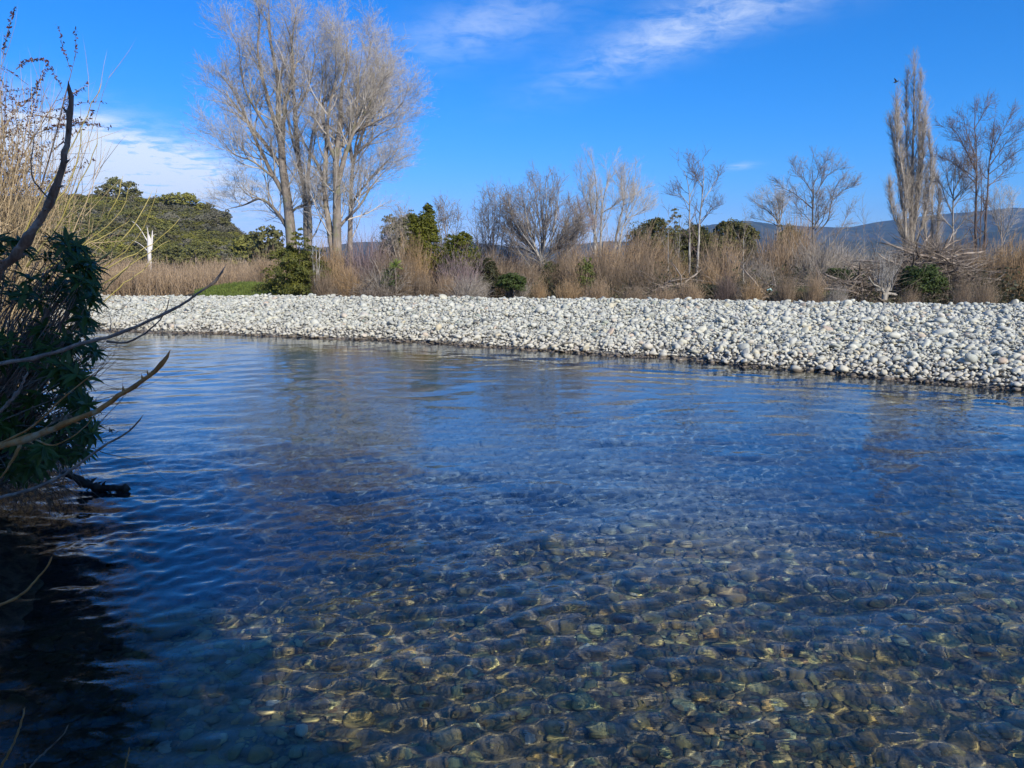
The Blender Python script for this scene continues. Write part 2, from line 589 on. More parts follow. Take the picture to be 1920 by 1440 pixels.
M['bed_gravel'] = ground_mat('bed_gravel', (0.14, 0.115, 0.07), (0.40, 0.33, 0.20), (0.25, 0.205, 0.11), 9.0, 0.04)
M['bar_gravel'] = ground_mat('bar_gravel', (0.07, 0.066, 0.06), (0.22, 0.21, 0.19), None, 16.0, 0.05)
M['soil'] = ground_mat('soil', (0.030, 0.022, 0.015), (0.085, 0.062, 0.04), (0.06, 0.065, 0.025), 2.0, 0.08)
M['bank_soil'] = ground_mat('bank_soil', (0.025, 0.018, 0.012), (0.10, 0.07, 0.045), None, 6.0, 0.05)
M['hill_ground'] = ground_mat('hill_ground', (0.04, 0.045, 0.018), (0.11, 0.10, 0.045), (0.16, 0.14, 0.10), 0.25, 0.6)
M['rock'] = ground_mat('rock', (0.22, 0.205, 0.18), (0.40, 0.38, 0.34), (0.13, 0.13, 0.08), 1.2, 0.5)


def mountain_mat():
    m, nt = material('mountain_forest')
    gp = nt.n('ShaderNodeNewGeometry')
    a = nt.noise(gp.outputs['Position'], 0.012, 8, 0.7)
    b = nt.noise(gp.outputs['Position'], 0.0025, 5, 0.6)
    col = nt.mix(nt.smooth(a, 0.4, 0.62), (0.018, 0.030, 0.016), (0.06, 0.07, 0.032))
    col = nt.mix(nt.math('MULTIPLY', nt.smooth(b, 0.5, 0.6), 0.5), col, (0.10, 0.095, 0.06))
    sp = nt.n('ShaderNodeSeparateXYZ'); nt.l(gp.outputs['Position'], sp.inputs[0])
    xs = nt.smooth(sp.outputs[0], 2380, 2440)
    zz = nt.math('ADD', sp.outputs[2], nt.math('MULTIPLY', nt.math('SUBTRACT', a, 0.5), 40))
    snow = nt.math('MULTIPLY', nt.smooth(zz, 368, 378), xs)
    col = nt.mix(snow, col, (0.8, 0.82, 0.85))
    finish(nt, col, 0.95, 0.1, a, 12.0, 0.8)
    return m


M['mountain'] = mountain_mat()


def water_mat():
    m, nt = material('river_water')
    tc = nt.n('ShaderNodeNewGeometry')

    def mp_(rot, sx, sy):
        q = nt.n('ShaderNodeMapping')
        q.inputs['Rotation'].default_value = (0, 0, math.radians(rot))
        q.inputs['Scale'].default_value = (sx, sy, 1)
        nt.l(tc.outputs['Position'], q.inputs[0])
        return q.outputs[0]
    n1 = nt.noise(mp_(14, 0.38, 1.0), 10.0, 3, 0.5, 0.4)
    n2 = nt.noise(mp_(-12, 0.45, 1.0), 22.0, 2, 0.5, 0.3)
    patch = nt.noise(tc.outputs['Position'], 0.35, 3, 0.5)
    amp = nt.math('ADD', nt.math('MULTIPLY', nt.smooth(patch, 0.38, 0.62), 0.8), 0.45)
    h = nt.math('ADD', n1, nt.math('MULTIPLY', n2, 0.35))
    h = nt.math('MULTIPLY', h, amp)
    bn = nt.n('ShaderNodeBump')
    bn.inputs['Strength'].default_value = 1.0
    bn.inputs['Distance'].default_value = 0.0028
    nt.l(h, bn.inputs['Height'])
    g = nt.n('ShaderNodeBsdfGlass')
    g.inputs['Color'].default_value = (0.95, 0.985, 1.0, 1)
    g.inputs['Roughness'].default_value = 0.0
    g.inputs['IOR'].default_value = 1.333
    nt.l(bn.outputs[0], g.inputs['Normal'])
    out = nt.n('ShaderNodeOutputMaterial')
    nt.l(g.outputs[0], out.inputs[0])
    return m


M['water'] = water_mat()


def simple(name, col, rough=0.5, spec=0.5):
    m, nt = material(name)
    finish(nt, col, rough, spec)
    return m


M['bird'] = simple('bird_feathers', (0.012, 0.012, 0.014), 0.7)
M['pale_plastic'] = simple('pale_plastic', (0.45, 0.70, 0.62), 0.4)
M['flaky'] = simple('pale_fluff', (0.55, 0.52, 0.45), 0.8)

# ------------------------------------------------------------------ value noise for terrain
_tab = np.random.default_rng(3).random((256, 256))


def vnoise(x, y):
    xi, yi = np.floor(x).astype(int), np.floor(y).astype(int)
    fx, fy = x - xi, y - yi
    fx, fy = fx * fx * (3 - 2 * fx), fy * fy * (3 - 2 * fy)
    a = _tab[xi & 255, yi & 255]; b = _tab[(xi + 1) & 255, yi & 255]
    c = _tab[xi & 255, (yi + 1) & 255]; d = _tab[(xi + 1) & 255, (yi + 1) & 255]
    return (a * (1 - fx) + b * fx) * (1 - fy) + (c * (1 - fx) + d * fx) * fy


def fbm(x, y, o=4):
    s, a, t = 0, 1, 0
    for i in range(o):
        s = s + a * vnoise(x * 2**i + 17 * i, y * 2**i + 31 * i); t += a; a *= 0.5
    return s / t


# ------------------------------------------------------------------ the river, its bed and the gravel bar
SX = np.array([-90, -40, -22, -13, -7.1, -2.2, 2.9, 6.4, 8.2, 12, 20, 40])
SY = np.array([60, 34, 26.5, 23.9, 22.2, 19.9, 16.9, 13.9, 12.15, 8.6, 2.0, -14])
CX = np.array([-90, -40, -18, 0.8, 14, 25, 45])
CY = np.array([72, 43, 34, 28, 20.8, 13, -2])
CZ = np.array([0.75, 0.75, 0.72, 0.84, 0.98, 1.05, 1.05])


def shoreY(x):
    x = np.asarray(x, float)
    return np.interp(x, SX, SY) + (fbm(x * 0.55 + 5, x * 0 + 2, 3) - 0.5) * 0.6 + (fbm(x * 2.3 + 11, x * 0 + 7, 3) - 0.5) * 0.42


def crestY(x):
    return np.interp(x, CX, CY) + (fbm(np.asarray(x, float) * 0.3, np.asarray(x, float) * 0 + 9, 2) - 0.5) * 0.8


def barZ(x, y):
    ys, yc = shoreY(x), crestY(x)
    zc_ = np.interp(x, CX, CZ)
    t = (y - ys) / (yc - ys)
    up = zc_ * (0.14 * np.clip(t * 14, 0, 1) + 0.86 * np.clip(t, 0, 1) ** 0.66)
    under = (y - ys) * 0.16
    z = np.where(t < 0, under, up)
    over = np.maximum(y - yc, 0)
    z = z - np.minimum(over * 0.30, 1) * (zc_ - 0.18)
    return z + ((fbm(x * 0.35, y * 0.35, 3) - 0.5) * 0.14 + (fbm(x * 1.4 + 50, y * 1.4, 2) - 0.5) * 0.09) * np.clip(t * 5, 0, 1)


BX = np.array([-3, 1.5, 3, 4.2, 6.2, 8, 10, 14, 20, 30, 60])      # along Y
BE = np.array([-2.4, -2.7, -2.9, -3.35, -4.35, -5.4, -6.1, -9.0, -13.5, -22, -50])   # x of the near bank's edge


def bankX(y):
    y = np.asarray(y, float)
    return np.interp(y, BX, BE) + (fbm(y * 0.8, y * 0 + 4, 3) - 0.5) * 0.4


def bedZ(x, y):
    d = shoreY(x) - y
    z = -np.clip(d * 0.20, 0, 0.85)
    near = np.clip((9.0 - y) / 6.0, 0, 1)
    z = z * (1 - near) + near * (-0.40)
    dch = np.clip((y - 5.2 - 0.16 * x) / 4.6, 0, 1)
    dleft = np.clip((-0.5 - x) / 2.2, 0, 1) * np.clip((y - 3.9) / 2.2, 0, 1)
    ch = np.maximum(dch, dleft); ch = ch * ch * (3 - 2 * ch)
    z = np.where(d > 2.2, z * (1 - ch) + ch * -1.12, z)
    z = np.maximum(z, -np.clip(d, 0, 6) * 0.24 - 0.02 * (d > 0)) * (y > 9) + z * (y <= 9)
    # the near bank on the left
    b = x - bankX(y)
    z = np.where(b < 1.0, np.maximum(z, -0.5 + 0 * z) * 0 + np.minimum(z, -0.3), z)
    z = z + (fbm(x * 0.9 + 3, y * 0.9, 3) - 0.5) * 0.14
    return np.where(d < 0.05, np.minimum(z, -0.05), z)


def sheet(name, xs, ys, zf, mat, kind='structure', warp=None, label=None):
    X, Y = np.meshgrid(xs, ys)
    if warp is not None:
        X, Y = warp(X, Y)
    Z = zf(X, Y)
    mb = MB()
    ny, nx = X.shape
    i = np.arange(ny - 1)[:, None] * nx + np.arange(nx - 1)[None]
    q = np.stack([i, i + 1, i + nx + 1, i + nx], -1).reshape(-1, 4)
    mb.add(np.stack([X, Y, Z], -1).reshape(-1, 3), q)
    o = mb.obj(name, mat)
    o['kind'] = kind
    if label:
        o['label'] = label
    return o


# bed: one sheet under all of the water
bed = sheet('riverbed', np.linspace(-60, 50, 220), np.concatenate([np.linspace(-14, 14, 110), np.linspace(14.2, 70, 50)]),
            lambda x, y: bedZ(x, y) - 0.036, M['bed_gravel'])


def bar_warp(X, T):
    ys, yc = shoreY(X), crestY(X)
    Y = np.where(T < 0, ys + T * 2.0, np.where(T <= 1, ys + (yc - ys) * T, yc + (T - 1) * 5))
    return X, Y


bar = sheet('gravel_bar', np.linspace(-60, 40, 400), np.concatenate([np.linspace(-1, 0, 8)[:-1], np.linspace(0, 1, 60), np.linspace(1.04, 2, 20)]),
            lambda x, y: barZ(x, y) - 0.045, M['bar_gravel'], warp=bar_warp)


# water surface: real waves
def wake(x, y):
    """waves standing behind the end of the sunken log"""
    lx, ly = P(250, 918, 6.65)[:2]
    dx, dy = x - lx, y - ly
    s = dx * 0.96 - dy * 0.28
    c = dx * 0.28 + dy * 0.96
    e = np.exp(-((np.abs(c) - 0.23 * np.maximum(s, 0)) / 0.16) ** 2) * np.clip(s / 0.2, 0, 1) * np.exp(-np.maximum(s, 0) / 1.7)
    r = np.hypot(dx, dy)
    ring = np.sin(r * 26) * np.exp(-((r - 0.8) / 0.9) ** 2) * 0.35
    return 0.007 * (e * np.sin((s * 0.5 + np.abs(c)) * 30) + ring)


wr = np.random.default_rng(21)
WAVES = []
for i in range(110):
    if i < 56:
        lam = math.exp(wr.uniform(math.log(0.24), math.log(1.1)))
        slope = 0.0062
        th = math.radians(90 + wr.normal(8, 26))
    else:
        lam = math.exp(wr.uniform(math.log(0.085), math.log(0.22)))
        slope = 0.0135
        th = math.radians(90 + wr.normal(10, 42))
    WAVES.append((2 * math.pi / lam * math.cos(th), 2 * math.pi / lam * math.sin(th), wr.uniform(0, 6.28), slope * lam / (2 * math.pi)))


def waveZ(x, y):
    z = np.zeros_like(x)
    # the current bends the ripples: crests slant more to the right of the view
    xx = x + 0.35 * (fbm(x * 0.4, y * 0.4, 2) - 0.5)
    yy = y + 0.05 * np.maximum(x, 0) ** 1.3 + 0.5 * (fbm(x * 0.3 + 9, y * 0.3, 2) - 0.5)
    env = 0.55 + 0.9 * np.clip((fbm(x * 0.22 + 40, y * 0.3 + 3, 3) - 0.35) / 0.3, 0, 1)
    env2 = 0.55 + 0.9 * np.clip((fbm(x * 0.5 + 80, y * 0.5 + 13, 3) - 0.35) / 0.3, 0, 1)
    lively = 1 + 0.9 * np.exp(-((x + 2.6) / 1.9) ** 2 - ((y - 6.5) / 2.6) ** 2)
    t = np.clip((y - 4.5) / 8.0, 0, 1)
    calm = 1 - 0.68 * t * t * (3 - 2 * t)
    for i, (kx, ky, ph, a) in enumerate(WAVES):
        z += a * np.sin(kx * xx + ky * yy + ph) * (env if i % 2 else env2) * ((calm * 0.95 if i >= 56 else 1 - 0.3 * t) * lively)
    return z + wake(x, y)


def water_warp(U, V):
    return U * (V + 2.6), V


yy_ = [-1.0]
while yy_[-1] < 46:
    yy_.append(yy_[-1] + max(0.023, 0.0068 * (yy_[-1] + 0.5)))
water = sheet('river_water', np.linspace(-0.98, 0.84, 540), np.array(yy_), waveZ, M['water'], warp=water_warp)
try:
    water.cycles.is_caustics_caster = True
    bed.cycles.is_caustics_receiver = True
except Exception:
    pass

# near bank on the left and behind the camera
def near_warp(T, Y):
    return bankX(Y) + 0.35 - T * 1.0, Y


def nearZ(x, y):
    b = bankX(y) - x
    z = -0.45 + 0.75 * np.clip((b + 0.35) / 0.8, 0, 1) + 0.5 * np.clip((b - 0.3) / 3, 0, 1) + 0.3 * np.clip((b - 3) / 10, 0, 1)
    return z + (fbm(x * 1.7, y * 1.7, 4) - 0.5) * 0.25


near_bank = sheet('river_bank', np.concatenate([np.linspace(0, 2, 26), np.linspace(2.2, 40, 40)]), np.linspace(-3, 40, 260), nearZ, M['bank_soil'], warp=near_warp)
back_bank = sheet('back_bank', np.linspace(-42, 50, 120), np.linspace(-40, 0, 50),
                  lambda x, y: np.clip((-1.2 - y + (fbm(x * .8, y * 0 + 1, 2) - .5)) * 0.5, -0.6, 0.55) + (fbm(x, y, 3) - .5) * .1 - np.clip((y + 2.6) * 3, 0, 2) * (x < -2.0),
                  M['bank_soil'])

# flood plain to the horizon


def plain_warp(X, T):
    yc = np.interp(X * 1.0, CX, CY)
    Y = yc + 3.0 + T
    return X, Y


def plainZ(x, y):
    # grassy swell behind the bar on the left
    g = 0.95 * np.exp(-((x + 13.6) / 3.6) ** 2 - ((y - 39.2) / 2.5) ** 2)
    far = np.clip((y - 400) / 1500, 0, 1)
    return 0.13 + g + (fbm(x * 0.3, y * 0.3, 3) - 0.5) * 0.15 + far * 6


ts = np.concatenate([np.linspace(0, 30, 50), np.geomspace(32, 5600, 60)])
xsn = np.concatenate([-np.geomspace(70, 5000, 20)[::-1], np.linspace(-65, 65, 110), np.geomspace(70, 5000, 20)])
plain = sheet('ground', xsn, ts, plainZ, M['soil'], warp=plain_warp)

# ------------------------------------------------------------------ stones


def ico(sub):
    import bmesh
    bm = bmesh.new()
    bmesh.ops.create_icosphere(bm, subdivisions=sub, radius=1.0)
    v = np.array([x.co[:] for x in bm.verts]); f = np.array([[q.index for q in x.verts] for x in bm.faces])
    bm.free()
    return v, f


IV, IF = ico(3)
IV2, IF2 = ico(2)


def stone_mesh(name, seed, mat, V=IV2, Fc=IF2):
    r = np.random.default_rng(seed)
    v = V.copy()
    # a few flattened facets on a rounded, squarish pebble
    p = r.uniform(2.2, 3.2)
    v = v / (np.abs(v) ** p).sum(1, keepdims=True) ** (1 / p)
    for i in range(11):
        d = norm(r.normal(size=3)); c = r.uniform(0.50, 0.92)
        s = v @ d
        over = np.maximum(s - c, 0)[:, None]
        v = v - over * d * r.uniform(0.6, 0.9)
    for i in range(5):
        k = r.normal(size=3) * 2.0
        v = v * (1 + 0.035 * np.sin(v @ k + r.uniform(0, 6))[:, None])
    v = v * np.array([1.0, r.uniform(0.62, 0.85), r.uniform(0.40, 0.62)])
    mb = MB(); mb.add(v, None, Fc)
    return mb.mesh(name, mat)


STONES_DRY = [stone_mesh('cobble', 100 + i, M['dry_stone']) for i in range(12)]
STONES_WET = [stone_mesh('cobble', 300 + i, M['wet_stone']) for i in range(12)]


def make_kit(meshes, name):
    c = bpy.data.collections.new(name)
    for i, me in enumerate(meshes):
        o = bpy.data.objects.new('kit_%s_%02d' % (name, i), me)
        c.objects.link(o)
    return c


def gn_scatter(name, pos, rot, scl, idx, kit, parent=None):
    me = bpy.data.meshes.new(name)
    n = len(pos)
    me.vertices.add(n)
    me.vertices.foreach_set('co', pos.astype(np.float32).ravel())
    for nm, typ, dat, key in (('rot', 'FLOAT_VECTOR', rot, 'vector'), ('scl', 'FLOAT_VECTOR', scl, 'vector'), ('idx', 'INT', idx, 'value')):
        a = me.attributes.new(nm, typ, 'POINT')
        a.data.foreach_set(key, (dat.astype(np.int32) if typ == 'INT' else dat.astype(np.float32)).ravel())
    o = bpy.data.objects.new(name, me)
    COL.objects.link(o)
    if parent is not None:
        o.parent = parent
    ng = bpy.data.node_groups.new(name, 'GeometryNodeTree')
    ng.interface.new_socket('Geometry', in_out='INPUT', socket_type='NodeSocketGeometry')
    ng.interface.new_socket('Geometry', in_out='OUTPUT', socket_type='NodeSocketGeometry')
    N = ng.nodes
    gi, go = N.new('NodeGroupInput'), N.new('NodeGroupOutput')
    ci = N.new('GeometryNodeCollectionInfo')
    ci.inputs['Collection'].default_value = kit
    ci.inputs['Separate Children'].default_value = True
    ci.inputs['Reset Children'].default_value = True
    iop = N.new('GeometryNodeInstanceOnPoints')
    ng.links.new(gi.outputs[0], iop.inputs['Points'])
    ng.links.new(ci.outputs[0], iop.inputs['Instance'])
    iop.inputs['Pick Instance'].default_value = True
    for nm, typ, sock in (('idx', 'INT', 'Instance Index'), ('rot', 'FLOAT_VECTOR', 'Rotation'), ('scl', 'FLOAT_VECTOR', 'Scale')):
        na = N.new('GeometryNodeInputNamedAttribute')
        na.data_type = typ
        na.inputs['Name'].default_value = nm
        ng.links.new(na.outputs[0], iop.inputs[sock])
    ng.links.new(iop.outputs[0], go.inputs[0])
    md = o.modifiers.new('scatter', 'NODES')
    md.node_group = ng
    o['kind'] = 'stuff'
    return o


def in_view(p, m=0.03):
    d = p - np.array([0, 0, CAMZ])
    fwd = d @ np.array([0, math.cos(PITCH), -math.sin(PITCH)])
    up = d @ np.array([0, math.sin(PITCH), math.cos(PITCH)])
    fwd_ = np.maximum(fwd, 1e-3)
    u, v = d[:, 0] / fwd_ * F / 960, up / fwd_ * F / 720
    return (fwd > 0.3) & (np.abs(u) < 1 - m) & (np.abs(v) < 1 - m), np.linalg.norm(d, axis=1)


def stones(parent, pos, size, kit_meshes, kit, label_stuff, flat=0.35, nbig=300, zs=1.0):
    n = len(pos)
    rot = np.stack([rng.normal(0, flat, n), rng.normal(0, flat, n), rng.uniform(0, 6.28, n)], 1)
    ar = np.stack([np.ones(n), rng.uniform(0.8, 1.2, n), rng.uniform(0.75, 1.25, n) * zs], 1)
    scl = size[:, None] * 0.5 * ar
    idx = rng.integers(0, len(kit_meshes), n)
    vis, dist = in_view(pos)
    app = np.where(vis, size / dist, 0)
    order = np.argsort(-app)
    big = order[:nbig]
    for j in big:
        o = bpy.data.objects.new('cobble', kit_meshes[idx[j]])
        COL.objects.link(o)
        o.location = pos[j]; o.rotation_euler = rot[j]; o.scale = scl[j]
        o.parent = parent
    rest = order[nbig:]
    g = gn_scatter('cobbles', pos[rest], rot[rest], scl[rest], idx[rest], kit, parent)
    g['label'] = label_stuff
    return g


KIT_DRY = make_kit(STONES_DRY, 'dry')
KIT_WET = make_kit(STONES_WET, 'wet')

# dry stones on the bar
def jitter_area(x0, x1, y0, y1, step):
    xs = np.arange(x0, x1, step); ys = np.arange(y0, y1, step)
    X, Y = np.meshgrid(xs, ys)
    X = X + rng.uniform(-0.6, 0.6, X.shape) * step; Y = Y + rng.uniform(-0.6, 0.6, Y.shape) * step
    return X.ravel(), Y.ravel()


allp, alls = [], []
for step, smean, ssd, lift, dens in ((0.068, 0.064, 0.38, -0.014, 1.0), (0.125, 0.112, 0.38, 0.008, 0.62), (0.29, 0.182, 0.32, 0.028, 0.42), (0.85, 0.29, 0.22, 0.045, 0.20)):
    X, Y = jitter_area(-26, 19, 4, 42, step)
    ys, yc = shoreY(X), crestY(X)
    t = (Y - ys)
    keep = ((t > -0.22) | ((t > -0.9) & (rng.random(len(t)) < 0.35 + 0.35 * t))) & (Y < yc + 0.9) & (np.abs(X) < 0.72 * Y + 1.5)
    farf = np.clip((Y - 14) / 16, 0, 1)
    if step < 0.1:
        keep &= rng.random(len(X)) < (1 - 0.35 * farf)
    if step > 0.5:
        keep &= t > 1.1
    elif step > 0.2:
        keep &= (t > 0.25) | (rng.random(len(X)) < 0.3)
    clump = fbm(X * 0.9 + 31, Y * 0.9 + 7, 3)
    shorebias = 0.4 * np.exp(-((t - 0.5) / 0.8) ** 2)
    crestb = 0.35 * np.exp(-((Y - yc) / 0.8) ** 2)
    if step > 0.1:
        keep &= rng.random(len(X)) < dens * (0.45 + 1.1 * clump + shorebias + crestb) * (0.80 + 0.3 * np.clip((X + 3) / 10, 0, 1))
    X, Y = X[keep], Y[keep]
    s = np.minimum(smean * np.exp(rng.normal(0, ssd, len(X))), smean * 1.75)
    z = barZ(X, Y) + lift + rng.normal(0, 0.010, len(X))
    allp.append(np.stack([X, Y, z], 1)); alls.append(s)
bp, bs = np.concatenate(allp), np.concatenate(alls)
stones(bar, bp, bs, STONES_DRY, KIT_DRY, 'pale grey river cobbles covering the gravel bar')

# stones of the bed
allp, alls = [], []
for step, smean, ssd, lift, dens, ymax in ((0.041, 0.040, 0.42, -0.002, 1.0, 8.0), (0.080, 0.074, 0.42, 0.002, 0.60, 12.5), (0.19, 0.125, 0.36, 0.008, 0.36, 15), (0.60, 0.22, 0.28, 0.014, 0.18, 15)):
    X, Y = jitter_area(-12, 13, 1.2, ymax, step)
    keep = (np.abs(X) < 0.74 * Y + 1.6) & (X > bankX(Y) + 0.1) & (Y < shoreY(X) - 0.1)
    if step > 0.1:
        keep &= rng.random(len(X)) < dens * (0.5 + fbm(X * 1.1 + 3, Y * 1.1 + 70, 3))
    X, Y = X[keep], Y[keep]
    s = np.minimum(smean * np.exp(rng.normal(0, ssd, len(X))), smean * 1.75)
    z = bedZ(X, Y) - 0.045 + lift + rng.normal(0, 0.008, len(X)) + s * 0.1
    allp.append(np.stack([X, Y, z], 1)); alls.append(s)
bp2, bs2 = np.concatenate(allp), np.concatenate(alls)
stones(bed, bp2, bs2, STONES_WET, KIT_WET, 'algae covered cobbles on the riverbed seen through the water', flat=0.16, zs=0.72)
for o in bpy.data.objects:
    if o.name.startswith('cobble') or o.name.startswith('kit_wet'):
        try:
            o.cycles.is_caustics_receiver = True
        except Exception:
            pass

# ------------------------------------------------------------------ mountains and the wooded hill


def ridge(name, pts, Y, depth, foot, mat, rough, res=150, label=None, seed=0):
    """hill whose crest passes through the given picture points at distance Y and whose flank comes down towards us"""
    px = np.array([p[0] for p in pts], float); py = np.array([p[1] for p in pts], float)
    W = np.array([P(a, b, Y) for a, b in pts])
    x0, x1 = W[0, 0], W[-1, 0]
    xs = np.linspace(x0, x1, res)
    crest = np.interp(xs, W[:, 0], W[:, 2])
    ts_ = np.linspace(-0.6, 1, res // 2)
    X, T = np.meshgrid(xs, ts_)
    C = np.broadcast_to(crest, X.shape)
    amp = rough * np.clip(1 - np.abs(T), 0, 1)
    nz_ = fbm(X / (depth * 0.28) + seed, T * 3.2 + seed, 5) - 0.5
    prof = np.where(T < 0, 1 - (T / 0.6) ** 2 * 1.0, (1 - T) ** 0.85)
    Z = foot + (C - foot) * prof + nz_ * amp * 2 * (np.abs(T) > 0.03) * np.clip(np.abs(T) * 5, 0, 1)
    Yw = Y - T * depth + (fbm(X / depth * 2, T * 2 + 5, 3) - 0.5) * depth * 0.25
    Yw = np.where(np.abs(T) < 0.02, Y, Yw)
    Xw = X * (Yw / Y)                                 # spurs run towards the valley
    mb = MB()
    ny, nx = X.shape
    i = np.arange(ny - 1)[:, None] * nx + np.arange(nx - 1)[None]
    q = np.stack([i, i + nx, i + nx + 1, i + 1], -1).reshape(-1, 4)
    V = np.stack([Xw, Yw, Z], -1)
    mb.add(V.reshape(-1, 3), q)
    o = mb.obj(name, mat)
    o['kind'] = 'structure'
    return o, V


ridge('mountains', [(-900, 470), (0, 468), (500, 466), (900, 458), (1000, 468), (1100, 462), (1200, 450), (1290, 434), (1330, 421), (1400, 417), (1500, 424), (1560, 430), (1600, 425), (1640, 417),
                    (1700, 409), (1780, 400), (1850, 396), (1895, 389), (1960, 392), (2100, 380), (2500, 420), (3200, 470)], 3600, 1300, 2, M['mountain'], 60, 280, seed=3)
ridge('foothills', [(1380, 500), (1480, 462), (1560, 450), (1640, 455), (1720, 462), (1790, 452), (1850, 436), (1930, 428), (2100, 425), (2500, 450), (2900, 490)], 2100, 600, 1, M['mountain'], 26, 260, seed=11)

HILL = [(-700, 420), (-300, 385), (0, 385), (100, 386), (150, 382), (200, 382), (250, 384), (300, 392), (350, 396), (385, 402), (410, 412), (428, 430), (445, 446), (465, 458), (490, 474), (520, 492), (560, 507), (640, 520)]
HY = 250
hill, HV = ridge('hill', HILL, HY, 85, 0.5, M['hill_ground'], 3.0, 200, seed=6)


def leaves(mb, C, Nrm, L, Wd, tint, spread=0.6):
    """diamond leaf faces at C, facing roughly Nrm"""
    N = len(C)
    nn = norm(Nrm + rng.normal(size=(N, 3)) * spread)
    a = rng.normal(size=(N, 3)); a = norm(a - (a * nn).sum(-1, keepdims=True) * nn)
    b = np.cross(nn, a)
    L = np.broadcast_to(L, (N,))[:, None]; Wd = np.broadcast_to(Wd, (N,))[:, None]
    V = np.stack([C - a * L / 2, C + b * Wd / 2, C + a * L / 2 + nn * L * 0.1, C - b * Wd / 2], 1)
    q = np.arange(N * 4).reshape(N, 4)
    mb.add(V.reshape(-1, 3), q, None, np.repeat(np.broadcast_to(tint, (N,)), 4))


def leafy_crown(mb, lobes, nclump, per, leaf, aspect=0.6, clump=0.16, flatz=0.6, droop=0.0):
    """lobes: (centre, radii); clumps of leaf faces over and inside every lobe"""
    lobes = [(np.asarray(c, float), np.asarray(r, float)) for c, r in lobes]
    vol = np.array([np.prod(r) ** (2 / 3) for c, r in lobes]); vol = vol / vol.sum()
    for (c, r), f in zip(lobes, vol):
        n = max(3, int(nclump * f))
        d = norm(rng.normal(size=(n, 3)))
        d[:, 2] = np.where(d[:, 2] < -0.6, -d[:, 2], d[:, 2])
        rad = rng.uniform(0.55, 1.0, n) ** 0.6 * np.where(rng.random(n) < 0.14, rng.uniform(1.05, 1.35, n), 1.0)
        cc = c + d * r * rad[:, None]
        size = clump * float(np.mean(r)) * rng.uniform(0.7, 1.4, n)
        ct = rng.random(n)
        k = per
        off = norm(rng.normal(size=(n, k, 3))) * (rng.random((n, k, 1)) ** 0.4)
        off[..., 2] *= flatz
        CC = cc[:, None] + off * size[:, None, None]
        CC[..., 2] -= droop * np.linalg.norm(off[..., :2], axis=-1) * size[:, None]
        NN = norm(off * np.array([1, 1, 1.6]) + d[:, None] * 0.6 + np.array([0, 0, 0.5]))
        tt = np.clip(ct[:, None] * 0.75 + rng.random((n, k)) * 0.35, 0, 1)
        leaves(mb, CC.reshape(-1, 3), NN.reshape(-1, 3), leaf * rng.uniform(0.7, 1.3, n * k), leaf * aspect, tt.ravel())


# kit of forest trees for the hillside, unit height about 1 (scaled when placed)
def forest_tree_meshes(seed, mat):
    r = np.random.default_rng(seed)
    tr = MB()
    tubes(tr, resample([(0, 0, -0.1), (r.normal(0, .03), 0, 0.3), (r.normal(0, .04), 0, 0.75)], 5)[None], np.linspace(0.045, 0.015, 5)[None], 5)
    cr = MB()
    lobes = [((0, 0, 0.62), (0.34, 0.34, 0.30))]
    for i in range(9):
        a = r.uniform(0, 6.28); q = r.uniform(0.12, 0.36)
        lobes.append(((math.cos(a) * q, math.sin(a) * q, r.uniform(0.38, 0.86)), (r.uniform(0.13, 0.24),) * 2 + (r.uniform(0.09, 0.16),)))
    leafy_crown(cr, lobes, 110, 16, 0.075, 0.7, 0.30, 0.7)
    return tr.mesh('trunk', M['driftwood']), cr.mesh('crown', mat, smooth=False)


FT = [forest_tree_meshes(40 + i, M[k]) for i, k in enumerate(['forest', 'forest', 'forest_olive', 'forest_olive', 'forest', 'forest_grey', 'forest_grey'])]

fkit = make_kit([c for t, c in FT], 'forest')
hv = HV.reshape(-1, 3)
nf = 6000
ii = rng.integers(0, HV.shape[0] - 1, nf * 3); jj = rng.integers(0, HV.shape[1] - 1, nf * 3)
u_, v_ = rng.random(nf * 3)[:, None], rng.random(nf * 3)[:, None]
pp = HV[ii, jj] * (1 - u_) + HV[np.minimum(ii + 1, HV.shape[0] - 1), jj] * u_
pp = pp + (HV[ii, np.minimum(jj + 1, HV.shape[1] - 1)] - HV[ii, jj]) * v_
ratio = pp[:, 0] / pp[:, 1]
ok = (ratio > -0.80) & (ratio < -0.27)
# the steep face with rock showing near the right shoulder keeps fewer trees
pxs = 960 + ratio * F
nzr = fbm(pp[:, 0] * 0.08, pp[:, 2] * 0.12, 3)
face = (pxs > 330) & (pxs < 440) & (pp[:, 2] > 8) & (nzr > 0.5)
ok &= ~(face & (rng.random(len(pp)) < 0.8))
pp = pp[ok][:nf]
pxs = 960 + pp[:, 0] / pp[:, 1] * F
hgt = rng.uniform(2.3, 5.6, len(pp)) * np.where(pxs > 330, 0.75, 1.0)
idx = rng.choice([0, 1, 2, 3, 4, 5, 6], len(pp), p=[.2, .17, .19, .16, .13, .08, .07])
fc = (pxs > 300) & (pp[:, 2] > 9)
idx = np.where(fc & (rng.random(len(pp)) < 0.4), rng.choice([5, 6], len(pp)), idx)
scl = hgt[:, None] * np.stack([rng.uniform(0.9, 1.5, len(pp)), rng.uniform(0.9, 1.5, len(pp)), rng.uniform(0.8, 1.1, len(pp))], 1)
rot = np.stack([rng.normal(0, .06, len(pp)), rng.normal(0, .06, len(pp)), rng.uniform(0, 6.28, len(pp))], 1)
pos = pp.copy(); pos[:, 2] -= 0.25 * hgt
hf = gn_scatter('hill_forest', pos, rot, scl, idx, fkit)
hf['label'] = 'dense olive green bush forest covering the hillside'

